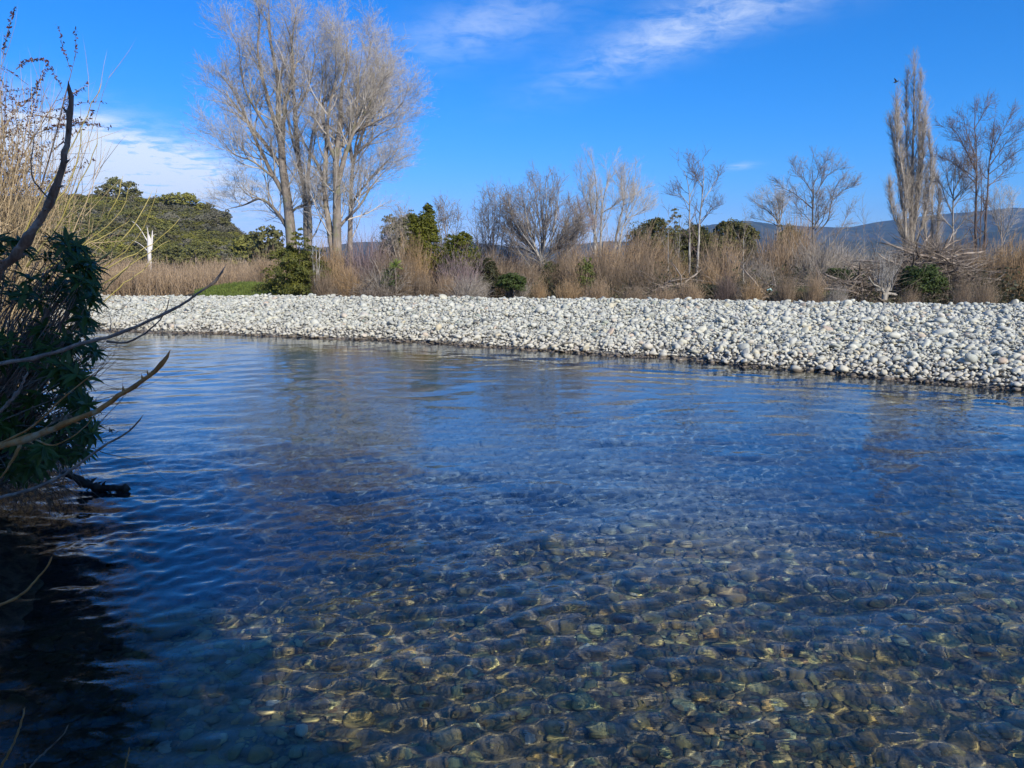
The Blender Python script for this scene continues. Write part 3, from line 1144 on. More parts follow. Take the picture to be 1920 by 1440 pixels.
# rock outcrops on the hill
def outcrop(px, py, Y, s, seed):
    me = stone_mesh('rock', seed, M['rock'], IV, IF)
    o = bpy.data.objects.new('rock_outcrop', me); COL.objects.link(o)
    o.location = P(px, py, Y); o.scale = (s * 1.2, s * 0.8, s * 1.3); o.rotation_euler = (0.4, 0.3, seed)
    return o


tag(outcrop(400, 436, 222, 3.6, 501), 'big pale grey rock outcrop below the right shoulder of the wooded hill', 'rock')
tag(outcrop(392, 414, 232, 2.2, 502), 'small grey rock knob just above the big outcrop on the wooded hill', 'rock')
tag(outcrop(427, 458, 212, 2.4, 503), 'lower grey rock outcrop near the right foot of the wooded hill', 'rock')


def put_forest_tree(px, pyb, Y, h, wd, kind, label, group=None, first=[True]):
    b = P(px, pyb, Y)
    t = thing('forest_tree', label, 'tree', b, group)
    t.scale = (wd, wd, h)
    t.rotation_euler = (0, 0, rng.uniform(0, 6.28))
    for nm, me in zip(('trunk', 'crown'), FT[kind]):
        o = bpy.data.objects.new(nm, me); COL.objects.link(o); o.parent = t
    return t


GH = 'trees standing on the skyline of the wooded hill'
put_forest_tree(197, 386, 252, 7.5, 7.2, 0, 'broad dark tree, leftmost of the clump crowning the hilltop', GH)
put_forest_tree(215, 384, 253, 9.2, 6.0, 1, 'tallest narrow dark tree in the middle of the clump crowning the hilltop', GH)
put_forest_tree(243, 385, 252, 8.3, 8.6, 4, 'wide domed dark tree, rightmost of the clump crowning the hilltop', GH)
ORD = ['first', 'second', 'third', 'fourth', 'fifth', 'sixth', 'seventh', 'eighth', 'ninth', 'tenth', 'eleventh', 'twelfth', 'last']
SKY_TREES = sorted(((302, 396, 4.6, 5, 2), (327, 401, 7.2, 7.5, 3), (357, 404, 7.4, 8.5, 2), (376, 408, 5.2, 6, 3), (394, 416, 6.5, 5.5, 0), (410, 424, 5.2, 5.5, 5), (420, 431, 6.5, 5, 5), (284, 394, 3.6, 5, 3),
                         (265, 390, 3.4, 5, 2), (120, 389, 5, 6, 0), (145, 388, 4.0, 5, 1), (455, 463, 5, 5, 5), (468, 470, 5.5, 5, 5)))
for i_, (px, py, h, wd, k) in enumerate(SKY_TREES):
    put_forest_tree(px, py, 246, h, wd, k, ORD[i_] + ' small olive tree from the left on the skyline of the wooded hill', GH)
put_forest_tree(462, 520, 150, 8.6, 8.5, 2, 'yellowish green spreading tree at the right foot of the wooded hill')
put_forest_tree(507, 520, 130, 9.0, 8.2, 0, 'round dark grey-green tree beyond the tan scrub, left of the tall bare trees')
for i_, (px, py, Y, h, wd, k) in enumerate(sorted(((215, 512, 170, 10, 12, 4), (255, 512, 165, 10.5, 12, 0), (330, 512, 160, 11.5, 12, 1), (368, 514, 155, 12, 13, 4), (402, 514, 160, 9, 10, 0), (180, 512, 170, 9, 12, 2), (430, 520, 160, 7, 8, 5), (300, 512, 175, 9, 9, 4)))):
    put_forest_tree(px, py, Y, h * 0.5, wd * 0.55, k, ORD[i_] + ' dark tree from the left in the row at the foot of the wooded hill', 'trees along the foot of the hill')

# ------------------------------------------------------------------ bare trees


def px_limb(pts, Y, n=12, dy=0.0, wob=0.0):
    """points (px, py) or (px, py, dY)"""
    W = np.array([P(p[0], p[1], Y + (p[2] if len(p) > 2 else 0)) for p in pts])
    k = len(W)
    W[:, 1] += np.linspace(0, 1, k) ** 1.3 * dy
    # keep the picture place when pushed in depth
    s = W[:, 1] / Y
    if dy:
        for i in range(k):
            W[i] = P(pts[i][0], pts[i][1], W[i, 1])
    c = resample(W, n)
    if wob:
        c[1:] += np.cumsum(rng.normal(0, wob, (n - 1, 3)), 0) * 0.5
    return c


def bare_tree(name, label, cat, limbs, Y, levels, mats, group=None, twig_r=0.012, seed=None, extra=0, density=1.0, sides=7, minlen=0.25, rs=1.0):
    """limbs: (points, r0, r1); levels: dicts m, t0, t1, ang, L, trop, wob, n"""
    base = P(limbs[0][0][0][0], limbs[0][0][0][1], Y); base[2] = min(base[2], 0.2)
    t = thing(name, label, cat, base, group)
    tr, cr = MB(), MB()
    PL, RL = [], []
    for li, (pts, r0, r1) in enumerate(limbs):
        r0, r1 = r0 * 0.72 * rs, r1 * 0.40 * rs
        dy = 0 if li == 0 else rng.uniform(-1, 1) * 0.04 * Y * min(1, len(pts) / 5)
        n = 14
        c = px_limb(pts, Y, n, dy, wob=0.0)
        if li > 0 and dy:
            c[:, 1] += 0
        if len(limbs) and li == 0:
            c[0, 2] = min(c[0, 2], 0.0)
        R = np.linspace(r0, r1, n)
        if li == 0:
            R[0] *= 1.35
        c2 = c + rng.normal(0, 0.25 * r1 + 0.01, c.shape) * (np.arange(n) > 0)[:, None]
        PL.append(c2); RL.append(R)
        tubes(tr, c2[None], R[None], sides)
    cand = list(range(1, len(PL)))
    for _ in range(extra):
        if len(cand) < 2:
            break
        i1 = cand[int(rng.integers(0, len(cand)))]
        near = sorted((q for q in cand if q != i1 and abs(PL[q][0][0] - PL[i1][0][0]) < 0.006 * Y and abs(PL[q][0][2] - PL[i1][0][2]) < 0.035 * Y), key=lambda q: abs(PL[q][-1][0] - PL[i1][-1][0]))
        if not near:
            continue
        i2 = near[int(rng.integers(0, min(2, len(near))))]
        f = rng.uniform(0.25, 0.75)
        c = PL[i1] * f + PL[i2] * (1 - f)
        u = np.linspace(0, 1, 14)
        ends = [PL[q][-1][0] for q in cand]
        half = 0.5 * (max(ends) - min(ends)) + 0.1
        c[:, 1] += u ** 1.2 * rng.choice([-1, 1]) * rng.uniform(0.3, 0.9) * half
        c[:, 2] = c[0, 2] + (c[:, 2] - c[0, 2]) * rng.uniform(0.8, 1.0)
        R = (RL[i1] * f + RL[i2] * (1 - f)) * 0.8
        PL.append(c); RL.append(R)
        tubes(tr, c[None], R[None], 5)
    PL, RL = np.array(PL), np.array(RL)
    # children per metre on the limbs: longer limbs are repeated
    curP, curR = PL, RL
    for lv, s in enumerate(levels):
        m = max(1, int(round(s['m'] * (density if lv == len(levels) - 1 else 1))))
        S, D, rr, tt = spawn(curP, curR, m, s.get('t0', 0.2), s.get('t1', 1.0), s['ang'], s.get('sd', 12))
        plen = np.repeat(np.linalg.norm(curP[:, -1] - curP[:, 0], axis=1), m)
        L = s['L'] * np.clip(rng.normal(1, 0.25, len(S)), 0.4, 1.6) * (1 - s.get('short', 0.45) * tt)
        if lv == 0:
            L = L * np.clip(plen / np.max(plen), 0.45, 1) ** 0.5
        D[:, 2] = np.where(D[:, 2] < -0.25, -0.3 * D[:, 2], D[:, 2])
        n = s.get('n', 4)
        G = grow(S, D, L, n, s.get('wob', 0.14), (0, 0, s.get('trop', 0.12)))
        last = lv == len(levels) - 1
        r0 = np.minimum(rr * 0.62, s.get('r', 1.0)) if not last else np.full(len(S), twig_r) * rng.uniform(0.7, 1.3, len(S))
        r0 = np.maximum(r0, twig_r)
        R = taper(r0, n + 1, 0.25)
        tubes(cr, G, R, 3 if last or lv > 0 else 5)
        curP, curR = G, R
    tr.obj('trunk', M[mats[0]], t, base)
    cr.obj('crown', M[mats[1]], t, base)
    return t


CW = [dict(m=12, t0=0.12, t1=0.99, ang=42, L=5.6, trop=0.15, wob=0.12, n=6, r=0.075, short=0.5, sd=14),
      dict(m=8, t0=0.15, t1=1, ang=40, L=2.4, trop=0.09, wob=0.15, n=3, r=0.030, short=0.4),
      dict(m=7, t0=0.1, t1=1, ang=38, L=1.2, trop=0.07, wob=0.15, n=2, r=0.016, short=0.3),
      dict(m=3, t0=0.1, t1=1, ang=38, L=0.66, trop=0.05, wob=0.12, n=1)]
GC = 'tall bare cottonwoods beyond the gravel bar'
bare_tree('cottonwood_tree', 'tallest bare cottonwood, its thick leaning trunk rising just above the dark green conifer bush', 'tree', [
    ([(549, 500), (547, 451), (540, 381), (532, 331), (527, 272), (521, 218), (522, 156), (508, 78), (504, -5)], 0.75, 0.10),
    ([(534, 323), (496, 268), (468, 233), (437, 171), (406, 132)], 0.30, 0.06),
    ([(542, 432), (515, 393), (488, 373), (457, 385), (425, 392)], 0.28, 0.05),
    ([(540, 375), (511, 328), (488, 280), (457, 218), (410, 160)], 0.34, 0.06),
    ([(527, 272), (503, 187), (484, 109), (486, 39), (485, -5)], 0.32, 0.05),
    ([(529, 288), (535, 195), (550, 136), (546, 78), (528, 20)], 0.30, 0.05),
    ([(511, 331), (470, 300), (440, 290), (410, 255)], 0.16, 0.04),
    ([(500, 240), (460, 170), (450, 110), (445, 60)], 0.18, 0.04),
], 70, CW, ('cottonwood_bark', 'cottonwood_twig'), GC, twig_r=0.0075, extra=1)
bare_tree('cottonwood_tree', 'slimmer bare cottonwood with two pale stems standing close right of the tallest one', 'tree', [
    ([(577, 500), (575, 432), (573, 366), (560, 303), (554, 233), (552, 187), (546, 117), (550, 58), (560, -5)], 0.50, 0.08),
    ([(579, 505), (582, 436), (577, 350), (583, 272), (593, 218), (605, 156), (600, 90)], 0.36, 0.06),
    ([(545, 400), (560, 387), (578, 381), (595, 366), (608, 352)], 0.16, 0.04),
    ([(560, 303), (545, 250), (535, 180), (535, 110)], 0.18, 0.04),
    ([(553, 210), (575, 170), (590, 110), (585, 60)], 0.16, 0.04),
], 70.4, CW, ('cottonwood_bark', 'cottonwood_twig'), GC, twig_r=0.0075, extra=1)
bare_tree('cottonwood_tree', 'wide bare cottonwood with two thick trunks joined low down, right of the slim pale one', 'tree', [
    ([(634, 500), (632, 467), (632, 370), (630, 303), (638, 233), (641, 163), (651, 109), (651, 52)], 0.66, 0.08),
    ([(628, 505), (622, 455), (612, 389), (605, 335), (589, 296), (570, 268), (556, 230)], 0.52, 0.10),
    ([(632, 350), (647, 292), (663, 249), (690, 202), (713, 156), (739, 130)], 0.36, 0.05),
    ([(608, 350), (612, 253), (604, 214), (612, 156), (608, 97)], 0.34, 0.05),
    ([(624, 440), (651, 409), (675, 385), (700, 345), (738, 305)], 0.22, 0.04),
    ([(630, 303), (615, 260), (618, 200), (630, 140), (628, 80)], 0.26, 0.05),
    ([(647, 292), (668, 220), (672, 150), (680, 90)], 0.22, 0.05),
    ([(663, 249), (700, 230), (730, 215), (758, 190)], 0.18, 0.04),
], 68, CW, ('cottonwood_bark', 'cottonwood_twig'), GC, twig_r=0.0075, extra=1)
bare_tree('cottonwood_tree', 'rightmost bare cottonwood of the tall cluster, one straight trunk with limbs reaching right', 'tree', [
    ([(656, 500), (657, 440), (659, 370), (661, 311), (671, 280), (686, 233), (710, 195), (752, 170)], 0.42, 0.06),
    ([(662, 306), (655, 253), (670, 180), (690, 110), (699, 65)], 0.26, 0.05),
    ([(660, 380), (683, 350), (705, 322), (740, 290)], 0.18, 0.04),
    ([(668, 290), (690, 270), (715, 250), (750, 235)], 0.16, 0.04),
    ([(680, 250), (715, 150), (720, 110)], 0.18, 0.04),
], 75, CW, ('cottonwood_bark', 'cottonwood_twig'), GC, twig_r=0.0075, extra=1)

PLN = [dict(m=10, t0=0.12, t1=0.98, ang=32, L=1.3, trop=0.10, wob=0.12, n=5, r=0.022, short=0.45),
       dict(m=8, t0=0.15, t1=1, ang=36, L=0.6, trop=0.10, wob=0.14, n=3, r=0.012, short=0.3),
       dict(m=5, t0=0.2, t1=1, ang=38, L=0.26, trop=0.10, wob=0.12, n=1)]
bare_tree('plane_tree', 'round-headed bare tree with pale bark and fanning limbs behind the middle of the bar', 'tree', [
    ([(1012, 552), (1014, 520), (1015, 487)], 0.19, 0.17),
    ([(1014, 490), (1003, 462), (992, 430), (985, 395), (975, 362)], 0.11, 0.03),
    ([(1015, 488), (1016, 455), (1010, 410), (1004, 365), (1001, 335)], 0.11, 0.03),
    ([(1015, 488), (1022, 450), (1024, 400), (1024, 355), (1020, 328)], 0.12, 0.03),
    ([(1016, 490), (1032, 462), (1040, 420), (1046, 375), (1048, 348)], 0.11, 0.03),
    ([(1018, 492), (1040, 468), (1058, 435), (1068, 405), (1072, 380)], 0.10, 0.03),
    ([(1013, 487), (998, 468), (975, 440), (962, 405), (958, 380)], 0.10, 0.03),
    ([(1022, 476), (1050, 462), (1072, 440), (1085, 420)], 0.07, 0.02),
    ([(1010, 474), (985, 455), (960, 430), (950, 410)], 0.06, 0.02),
    ([(1018, 495), (1045, 482), (1070, 468), (1090, 448)], 0.06, 0.02),
    ([(1012, 492), (988, 480), (962, 468), (944, 448)], 0.06, 0.02),
    ([(1020, 480), (1052, 450), (1078, 415), (1084, 390)], 0.07, 0.02),
    ([(1012, 480), (985, 440), (958, 400), (952, 370)], 0.07, 0.02),
    ([(1008, 545), (1004, 525), (990, 497), (970, 467), (955, 452)], 0.12, 0.04),
    ([(1016, 455), (1032, 410), (1034, 370), (1036, 335)], 0.07, 0.02),
    ([(1003, 462), (1000, 420), (990, 375), (988, 345)], 0.07, 0.02),
], 40, PLN, ('pale_bark', 'grey_twig'), twig_r=0.006, extra=22, rs=0.72)

PP = [dict(m=12, t0=0.15, t1=0.99, ang=32, L=3.0, trop=0.16, wob=0.09, n=5, r=0.035, short=0.45),
      dict(m=10, t0=0.15, t1=1, ang=32, L=1.3, trop=0.12, wob=0.12, n=2, r=0.015, short=0.3),
      dict(m=6, t0=0.1, t1=1, ang=32, L=0.62, trop=0.1, wob=0.1, n=1)]
bare_tree('poplar_tree', 'left one of two far pale bare poplars seen above the tan willow bushes', 'tree', [
    ([(1117, 520), (1115, 442), (1119, 372), (1116, 335), (1110, 302)], 0.32, 0.05),
    ([(1117, 460), (1108, 400), (1094, 362), (1088, 325)], 0.18, 0.04),
    ([(1125, 480), (1127, 430), (1130, 380), (1140, 340), (1146, 306)], 0.24, 0.04),
    ([(1128, 400), (1150, 385), (1162, 370)], 0.10, 0.03),
], 78, PP, ('pale_bark', 'cottonwood_twig'), 'far pale poplars', twig_r=0.0075, extra=3, rs=0.8)
bare_tree('poplar_tree', 'right one of two far pale bare poplars, leaning right above the tan willows', 'tree', [
    ([(1150, 520), (1156, 440), (1167, 392), (1178, 342), (1188, 315)], 0.28, 0.04),
    ([(1160, 480), (1168, 425), (1186, 390), (1204, 350)], 0.20, 0.03),
    ([(1170, 385), (1165, 350), (1166, 325)], 0.12, 0.03),
    ([(1175, 410), (1196, 400), (1212, 385)], 0.08, 0.03),
], 80, PP, ('pale_bark', 'cottonwood_twig'), 'far pale poplars', twig_r=0.0075, extra=3, rs=0.8)

LB = [dict(m=42, t0=0.08, t1=0.99, ang=19, L=1.9, trop=0.27, wob=0.07, n=5, r=0.03, short=0.55, sd=8),
      dict(m=10, t0=0.1, t1=1, ang=24, L=0.95, trop=0.18, wob=0.10, n=2, r=0.013, short=0.3),
      dict(m=5, t0=0.1, t1=1, ang=24, L=0.45, trop=0.15, wob=0.1, n=1)]
bare_tree('lombardy_poplar', 'tall narrow columnar bare poplar rising far above everything right of the middle', 'tree', [
    ([(1707, 520), (1708, 430), (1710, 373), (1712, 267), (1714, 180), (1714, 118)], 0.42, 0.05),
    ([(1703, 500), (1698, 444), (1695, 338), (1684, 285), (1677, 190)], 0.26, 0.04),
    ([(1704, 500), (1690, 440), (1674, 400), (1668, 350)], 0.14, 0.03),
    ([(1710, 480), (1716, 400), (1728, 300), (1735, 210)], 0.26, 0.04),
    ([(1708, 430), (1703, 330), (1699, 240), (1700, 150)], 0.22, 0.04),
    ([(1712, 420), (1722, 330), (1724, 240), (1726, 150)], 0.22, 0.04),
    ([(1712, 470), (1735, 400), (1745, 330), (1744, 260)], 0.18, 0.03),
    ([(1700, 430), (1688, 360), (1680, 290), (1670, 230)], 0.18, 0.03),
], 64, LB, ('poplar_bark', 'poplar_bark'), twig_r=0.0075, extra=2, rs=0.7)
bare_tree('lombardy_poplar', 'short hazy columnar bare poplar hidden low behind the right side of the tall one', 'tree', [
    ([(1745, 520), (1747, 430), (1749, 360), (1751, 305)], 0.25, 0.04),
    ([(1742, 500), (1735, 430), (1733, 370), (1738, 320)], 0.16, 0.03),
    ([(1748, 500), (1758, 430), (1760, 380), (1758, 340)], 0.16, 0.03),
], 85, LB, ('poplar_bark', 'poplar_bark'), twig_r=0.009)

AL = [dict(m=11, t0=0.25, t1=0.99, ang=42, L=1.35, trop=0.12, wob=0.08, n=5, r=0.028, short=0.5),
      dict(m=6, t0=0.15, t1=1, ang=38, L=0.55, trop=0.10, wob=0.12, n=2, r=0.014, short=0.3),
      dict(m=2, t0=0.2, t1=1, ang=40, L=0.22, trop=0.08, wob=0.1, n=1)]
bare_tree('young_alder_tree', 'slim bare tree with pale lower trunk, left of the pair before the dark pines', 'tree', [
    ([(1293, 545), (1293, 504), (1293, 404), (1292, 358), (1284, 324), (1272, 310)], 0.10, 0.015),
    ([(1293, 370), (1302, 350), (1306, 330)], 0.03, 0.012), ([(1292, 384), (1275, 365), (1262, 366)], 0.03, 0.012)],
    38, AL, ('pale_bark', 'dark_twig'), 'slim pair before the dark pines', twig_r=0.007)
bare_tree('young_alder_tree', 'slim bare tree with darker taller stem, right of the pair before the dark pines', 'tree', [
    ([(1306, 545), (1307, 520), (1312, 413), (1317, 364), (1320, 324), (1316, 298)], 0.11, 0.015),
    ([(1313, 415), (1332, 395), (1350, 382)], 0.035, 0.012), ([(1316, 380), (1335, 350), (1350, 322)], 0.035, 0.012),
    ([(1317, 350), (1300, 325), (1290, 310)], 0.035, 0.012)],
    38.6, AL, ('pale_bark', 'dark_twig'), 'slim pair before the dark pines', twig_r=0.007)
for pts, lab in (([(1252, 540), (1253, 470), (1252, 392)], 'thin bare sapling standing left of the slim pair of pale trees'),
                 ([(1274, 540), (1273, 470), (1276, 425)], 'thin pale sapling close beside the slim pair, with a forked top'),
                 ([(1394, 530), (1394, 470), (1396, 410)], 'thin pale sapling before the round dark pine'),
                 ([(1620, 530), (1620, 460), (1619, 398)], 'thin bare sapling alone against the blue mountains'),
                 ([(1640, 530), (1642, 480), (1648, 430)], 'short bare sapling between the lone sapling and the tall columnar poplar')):
    bare_tree('sapling', lab, 'sapling', [(pts, 0.035, 0.008)], 37.5, AL[:2], ('pale_bark', 'grey_twig'), 'saplings behind the bar', twig_r=0.006)

RD = [dict(m=9, t0=0.15, t1=0.99, ang=36, L=1.9, trop=0.10, wob=0.10, n=5, r=0.03, short=0.4),
      dict(m=7, t0=0.15, t1=1, ang=34, L=0.85, trop=0.08, wob=0.12, n=2, r=0.018, short=0.3),
      dict(m=5, t0=0.1, t1=1, ang=34, L=0.42, trop=0.06, wob=0.1, n=1)]
bare_tree('bare_tree', 'low rounded pale bare tree leaning left, behind the brown willows', 'tree', [
    ([(1470, 510), (1466, 450), (1460, 418)], 0.20, 0.12),
    ([(1462, 422), (1445, 400), (1425, 385), (1415, 378)], 0.10, 0.02),
    ([(1461, 420), (1450, 385), (1435, 365)], 0.10, 0.02),
    ([(1461, 420), (1460, 385), (1452, 358)], 0.10, 0.02),
    ([(1462, 420), (1468, 385), (1468, 362)], 0.09, 0.02),
    ([(1462, 425), (1440, 415), (1418, 410)], 0.08, 0.02),
], 66, RD, ('grey_twig', 'cottonwood_twig'), twig_r=0.0065, extra=3, rs=0.8)
BT = [dict(m=11, t0=0.18, t1=0.99, ang=40, L=1.3, trop=0.12, wob=0.10, n=5, r=0.032, short=0.45),
      dict(m=7, t0=0.15, t1=1, ang=38, L=0.62, trop=0.10, wob=0.12, n=2, r=0.014, short=0.3),
      dict(m=4, t0=0.1, t1=1, ang=38, L=0.28, trop=0.08, wob=0.1, n=1)]
bare_tree('bare_tree', 'large bare tree with a straight brown trunk and wide crown against the pale right sky', 'tree', [
    ([(1524, 550), (1524, 502), (1524, 404), (1525, 355), (1523, 324), (1521, 300)], 0.15, 0.02),
    ([(1523, 391), (1511, 380), (1484, 360), (1456, 348)], 0.06, 0.015),
    ([(1529, 364), (1547, 335), (1562, 320), (1575, 318)], 0.05, 0.015),
    ([(1530, 440), (1551, 415), (1560, 375), (1570, 345), (1580, 335)], 0.07, 0.015),
    ([(1545, 480), (1573, 435), (1589, 404), (1594, 395)], 0.05, 0.012),
    ([(1524, 360), (1505, 335), (1487, 314)], 0.045, 0.012),
    ([(1524, 350), (1540, 315), (1550, 300)], 0.045, 0.012),
    ([(1560, 375), (1585, 355), (1602, 350)], 0.03, 0.012),
    ([(1526, 420), (1505, 400), (1490, 385)], 0.04, 0.012),
], 42, BT, ('grey_twig', 'grey_twig'), twig_r=0.006, extra=4, rs=0.85)
bare_tree('bare_tree', 'mid-sized bare tree between the columnar poplar and the dark twin-stemmed tree', 'tree', [
    ([(1787, 520), (1787, 458), (1787, 373), (1790, 320), (1795, 288)], 0.16, 0.03),
    ([(1787, 400), (1772, 370), (1762, 340)], 0.07, 0.02), ([(1787, 390), (1805, 365), (1818, 345)], 0.07, 0.02),
    ([(1787, 370), (1776, 335), (1776, 305)], 0.07, 0.02), ([(1788, 360), (1806, 325), (1815, 300)], 0.07, 0.02),
    ([(1787, 430), (1765, 405), (1748, 385)], 0.07, 0.02), ([(1787, 440), (1810, 410), (1825, 400)], 0.07, 0.02),
], 50, RD, ('pale_bark', 'grey_twig'), twig_r=0.0065, extra=3, rs=0.8)
bare_tree('bare_tree', 'tall dark bare tree with two parallel trunks at the right end of the far bank', 'tree', [
    ([(1829, 545), (1829, 473), (1830, 380), (1831, 303), (1828, 240), (1827, 182)], 0.15, 0.02),
    ([(1842, 545), (1847, 444), (1851, 370), (1856, 303), (1862, 250), (1866, 207)], 0.14, 0.02),
    ([(1836, 545), (1838, 440), (1840, 350), (1836, 290)], 0.08, 0.02),
    ([(1830, 320), (1812, 285), (1795, 250), (1776, 235)], 0.05, 0.014),
    ([(1831, 300), (1815, 255), (1805, 220)], 0.05, 0.014),
    ([(1856, 310), (1878, 280), (1900, 250), (1912, 240)], 0.05, 0.014),
    ([(1858, 290), (1880, 245), (1895, 215)], 0.05, 0.014),
    ([(1853, 350), (1880, 325), (1905, 300)], 0.05, 0.014),
    ([(1830, 345), (1805, 320), (1780, 300)], 0.045, 0.014),
    ([(1828, 240), (1842, 215), (1846, 195)], 0.04, 0.012),
], 42, BT, ('dark_twig', 'dark_twig'), twig_r=0.006, extra=8, rs=0.85)
bare_tree('bare_tree', 'hazy bare tree low behind the twin-stemmed tree at the right edge', 'tree', [
    ([(1880, 540), (1878, 460), (1876, 400), (1872, 350)], 0.12, 0.02),
    ([(1878, 450), (1895, 410), (1900, 370)], 0.06, 0.02), ([(1878, 440), (1860, 400), (1855, 370)], 0.06, 0.02)],
    60, RD, ('grey_twig', 'cottonwood_twig'), twig_r=0.0065, extra=3, rs=0.8)
bare_tree('bare_tree', 'fine-twigged grey bare tree just left of the round-headed one', 'tree', [
    ([(925, 540), (925, 480), (926, 430), (928, 370)], 0.09, 0.02),
    ([(922, 530), (912, 460), (905, 400), (903, 375)], 0.07, 0.015),
    ([(928, 530), (940, 460), (948, 400), (950, 365)], 0.07, 0.015),
    ([(920, 540), (900, 480), (893, 420), (892, 395)], 0.06, 0.015),
    ([(930, 530), (955, 470), (965, 420), (968, 400)], 0.06, 0.015),
    ([(924, 480), (916, 420), (917, 365)], 0.05, 0.015), ([(926, 480), (936, 420), (938, 360)], 0.05, 0.015),
], 41, BT, ('grey_twig', 'grey_twig'), twig_r=0.006, extra=4, rs=0.85)
bare_tree('bare_tree', 'bare twiggy tree top showing behind the bright green conifer', 'tree', [
    ([(838, 520), (838, 460), (840, 400)], 0.07, 0.02), ([(836, 500), (825, 440), (818, 395)], 0.05, 0.015),
    ([(840, 500), (855, 440), (862, 400)], 0.05, 0.015), ([(838, 450), (832, 410), (833, 385)], 0.05, 0.015)],
    43, BT, ('grey_twig', 'grey_twig'), twig_r=0.009)
bare_tree('bare_tree', 'small mauve-grey bare tree between the round-headed tree and the far poplars', 'tree', [
    ([(1075, 530), (1076, 470), (1078, 410)], 0.10, 0.02), ([(1075, 480), (1060, 440), (1052, 415)], 0.06, 0.015),
    ([(1076, 480), (1095, 440), (1104, 420)], 0.06, 0.015), ([(1076, 460), (1088, 425), (1090, 400)], 0.06, 0.015)],
    52, RD, ('mauve_twig', 'mauve_twig'), twig_r=0.010)
bare_tree('bare_tree', 'dense grey-barked bushy tree against dark foliage left of the bright green conifer', 'tree', [
    ([(760, 540), (758, 490), (755, 440), (752, 405)], 0.10, 0.02), ([(756, 520), (740, 470), (730, 430)], 0.07, 0.015),
    ([(756, 510), (745, 460), (740, 415)], 0.07, 0.015), ([(760, 510), (770, 460), (768, 415)], 0.07, 0.015),
    ([(757, 500), (728, 465), (720, 440)], 0.06, 0.015)],
    40, BT, ('grey_stem', 'grey_stem'), twig_r=0.009)

# ------------------------------------------------------------------ willow bushes: wands from one foot


def wand_meshes(seed, mat, h, w_, n=340, lean=0.0, arch=0.05, br=3, r=0.0145, tw=0.0072):
    """origin at the foot; stems fan out, each with fine side shoots"""
    st, twg = MB(), MB()
    a = rng.uniform(0, 6.28, n)
    q = np.sqrt(rng.random(n))
    S = np.stack([np.cos(a) * q * w_ * 0.40, np.sin(a) * q * w_ * 0.40, np.full(n, -0.15)], 1)
    tgt = np.stack([np.cos(a) * q * w_ * rng.uniform(0.7, 1.25, n), np.sin(a) * q * w_ * 0.8 * rng.uniform(0.6, 1, n),
                    h * (1 - 0.42 * q ** 2) * rng.uniform(0.62, 1.05, n)], 1)
    tgt[:, 0] += lean * h
    D = norm(tgt - S)
    L = np.linalg.norm(tgt - S, axis=1)
    G = grow(S, D + rng.normal(0, 0.17, (n, 3)), L, 5, 0.12, (0, 0, arch))
    tint = rng.random(n)
    tubes(st, G, taper(r * rng.uniform(0.6, 1.7, n), 6, 0.2), 3, tint)
    s, d, rr, t = spawn(G, taper(np.full(n, r), 6), br, 0.3, 1.0, 22, 8)
    g = grow(s, d, h * 0.26 * rng.uniform(0.5, 1.3, len(s)), 2, 0.10, (0, 0, arch + 0.06))
    tubes(twg, g, taper(np.full(len(s), tw), 3, 0.3), 3)
    s, d, rr, t = spawn(g, taper(np.full(len(g), tw), 3), 1, 0.1, 1.0, 24, 8)
    g = grow(s, d, h * 0.14 * rng.uniform(0.5, 1.3, len(s)), 1, 0.08, (0, 0, arch + 0.04))
    tubes(twg, g, taper(np.full(len(s), tw * 0.9), 2, 0.3), 3)
    return st, twg


_wcache = {}


def willow(px, hw, top, Y, mat, label, var=0, lean=0.0, name='willow_bush', cat='bush', group='bare willow bushes behind the gravel bar', zb=0.15, dens=1.0, arch=0.015):
    base = P(px, 552, Y); base[2] = zb
    x = base[0]
    htop = P(px, top - (7 if name in ('willow_bush', 'thicket_bush') else 0), Y)[2] - zb
    wm = hw / ppm(Y)
    key = (var, mat, arch, dens, round(lean, 2))
    if key not in _wcache:
        st, twg = wand_meshes(var, mat, 1.0 * 2.6, 1.1, n=int(340 * dens), lean=lean, arch=arch)
        _wcache[key] = (st.mesh('stems', M[mat]), twg.mesh('twigs', M[mat]))
    t = thing(name, label, cat, base, group)
    t.scale = (wm / 1.15, wm / 1.15, htop / 2.6)
    t.rotation_euler = (rng.normal(0, 0.05), rng.normal(0, 0.10), rng.uniform(0, 6.28))
    for nm, me in zip(('stems', 'twigs'), _wcache[key]):
        o = bpy.data.objects.new(nm, me); COL.objects.link(o); o.parent = t
    return t


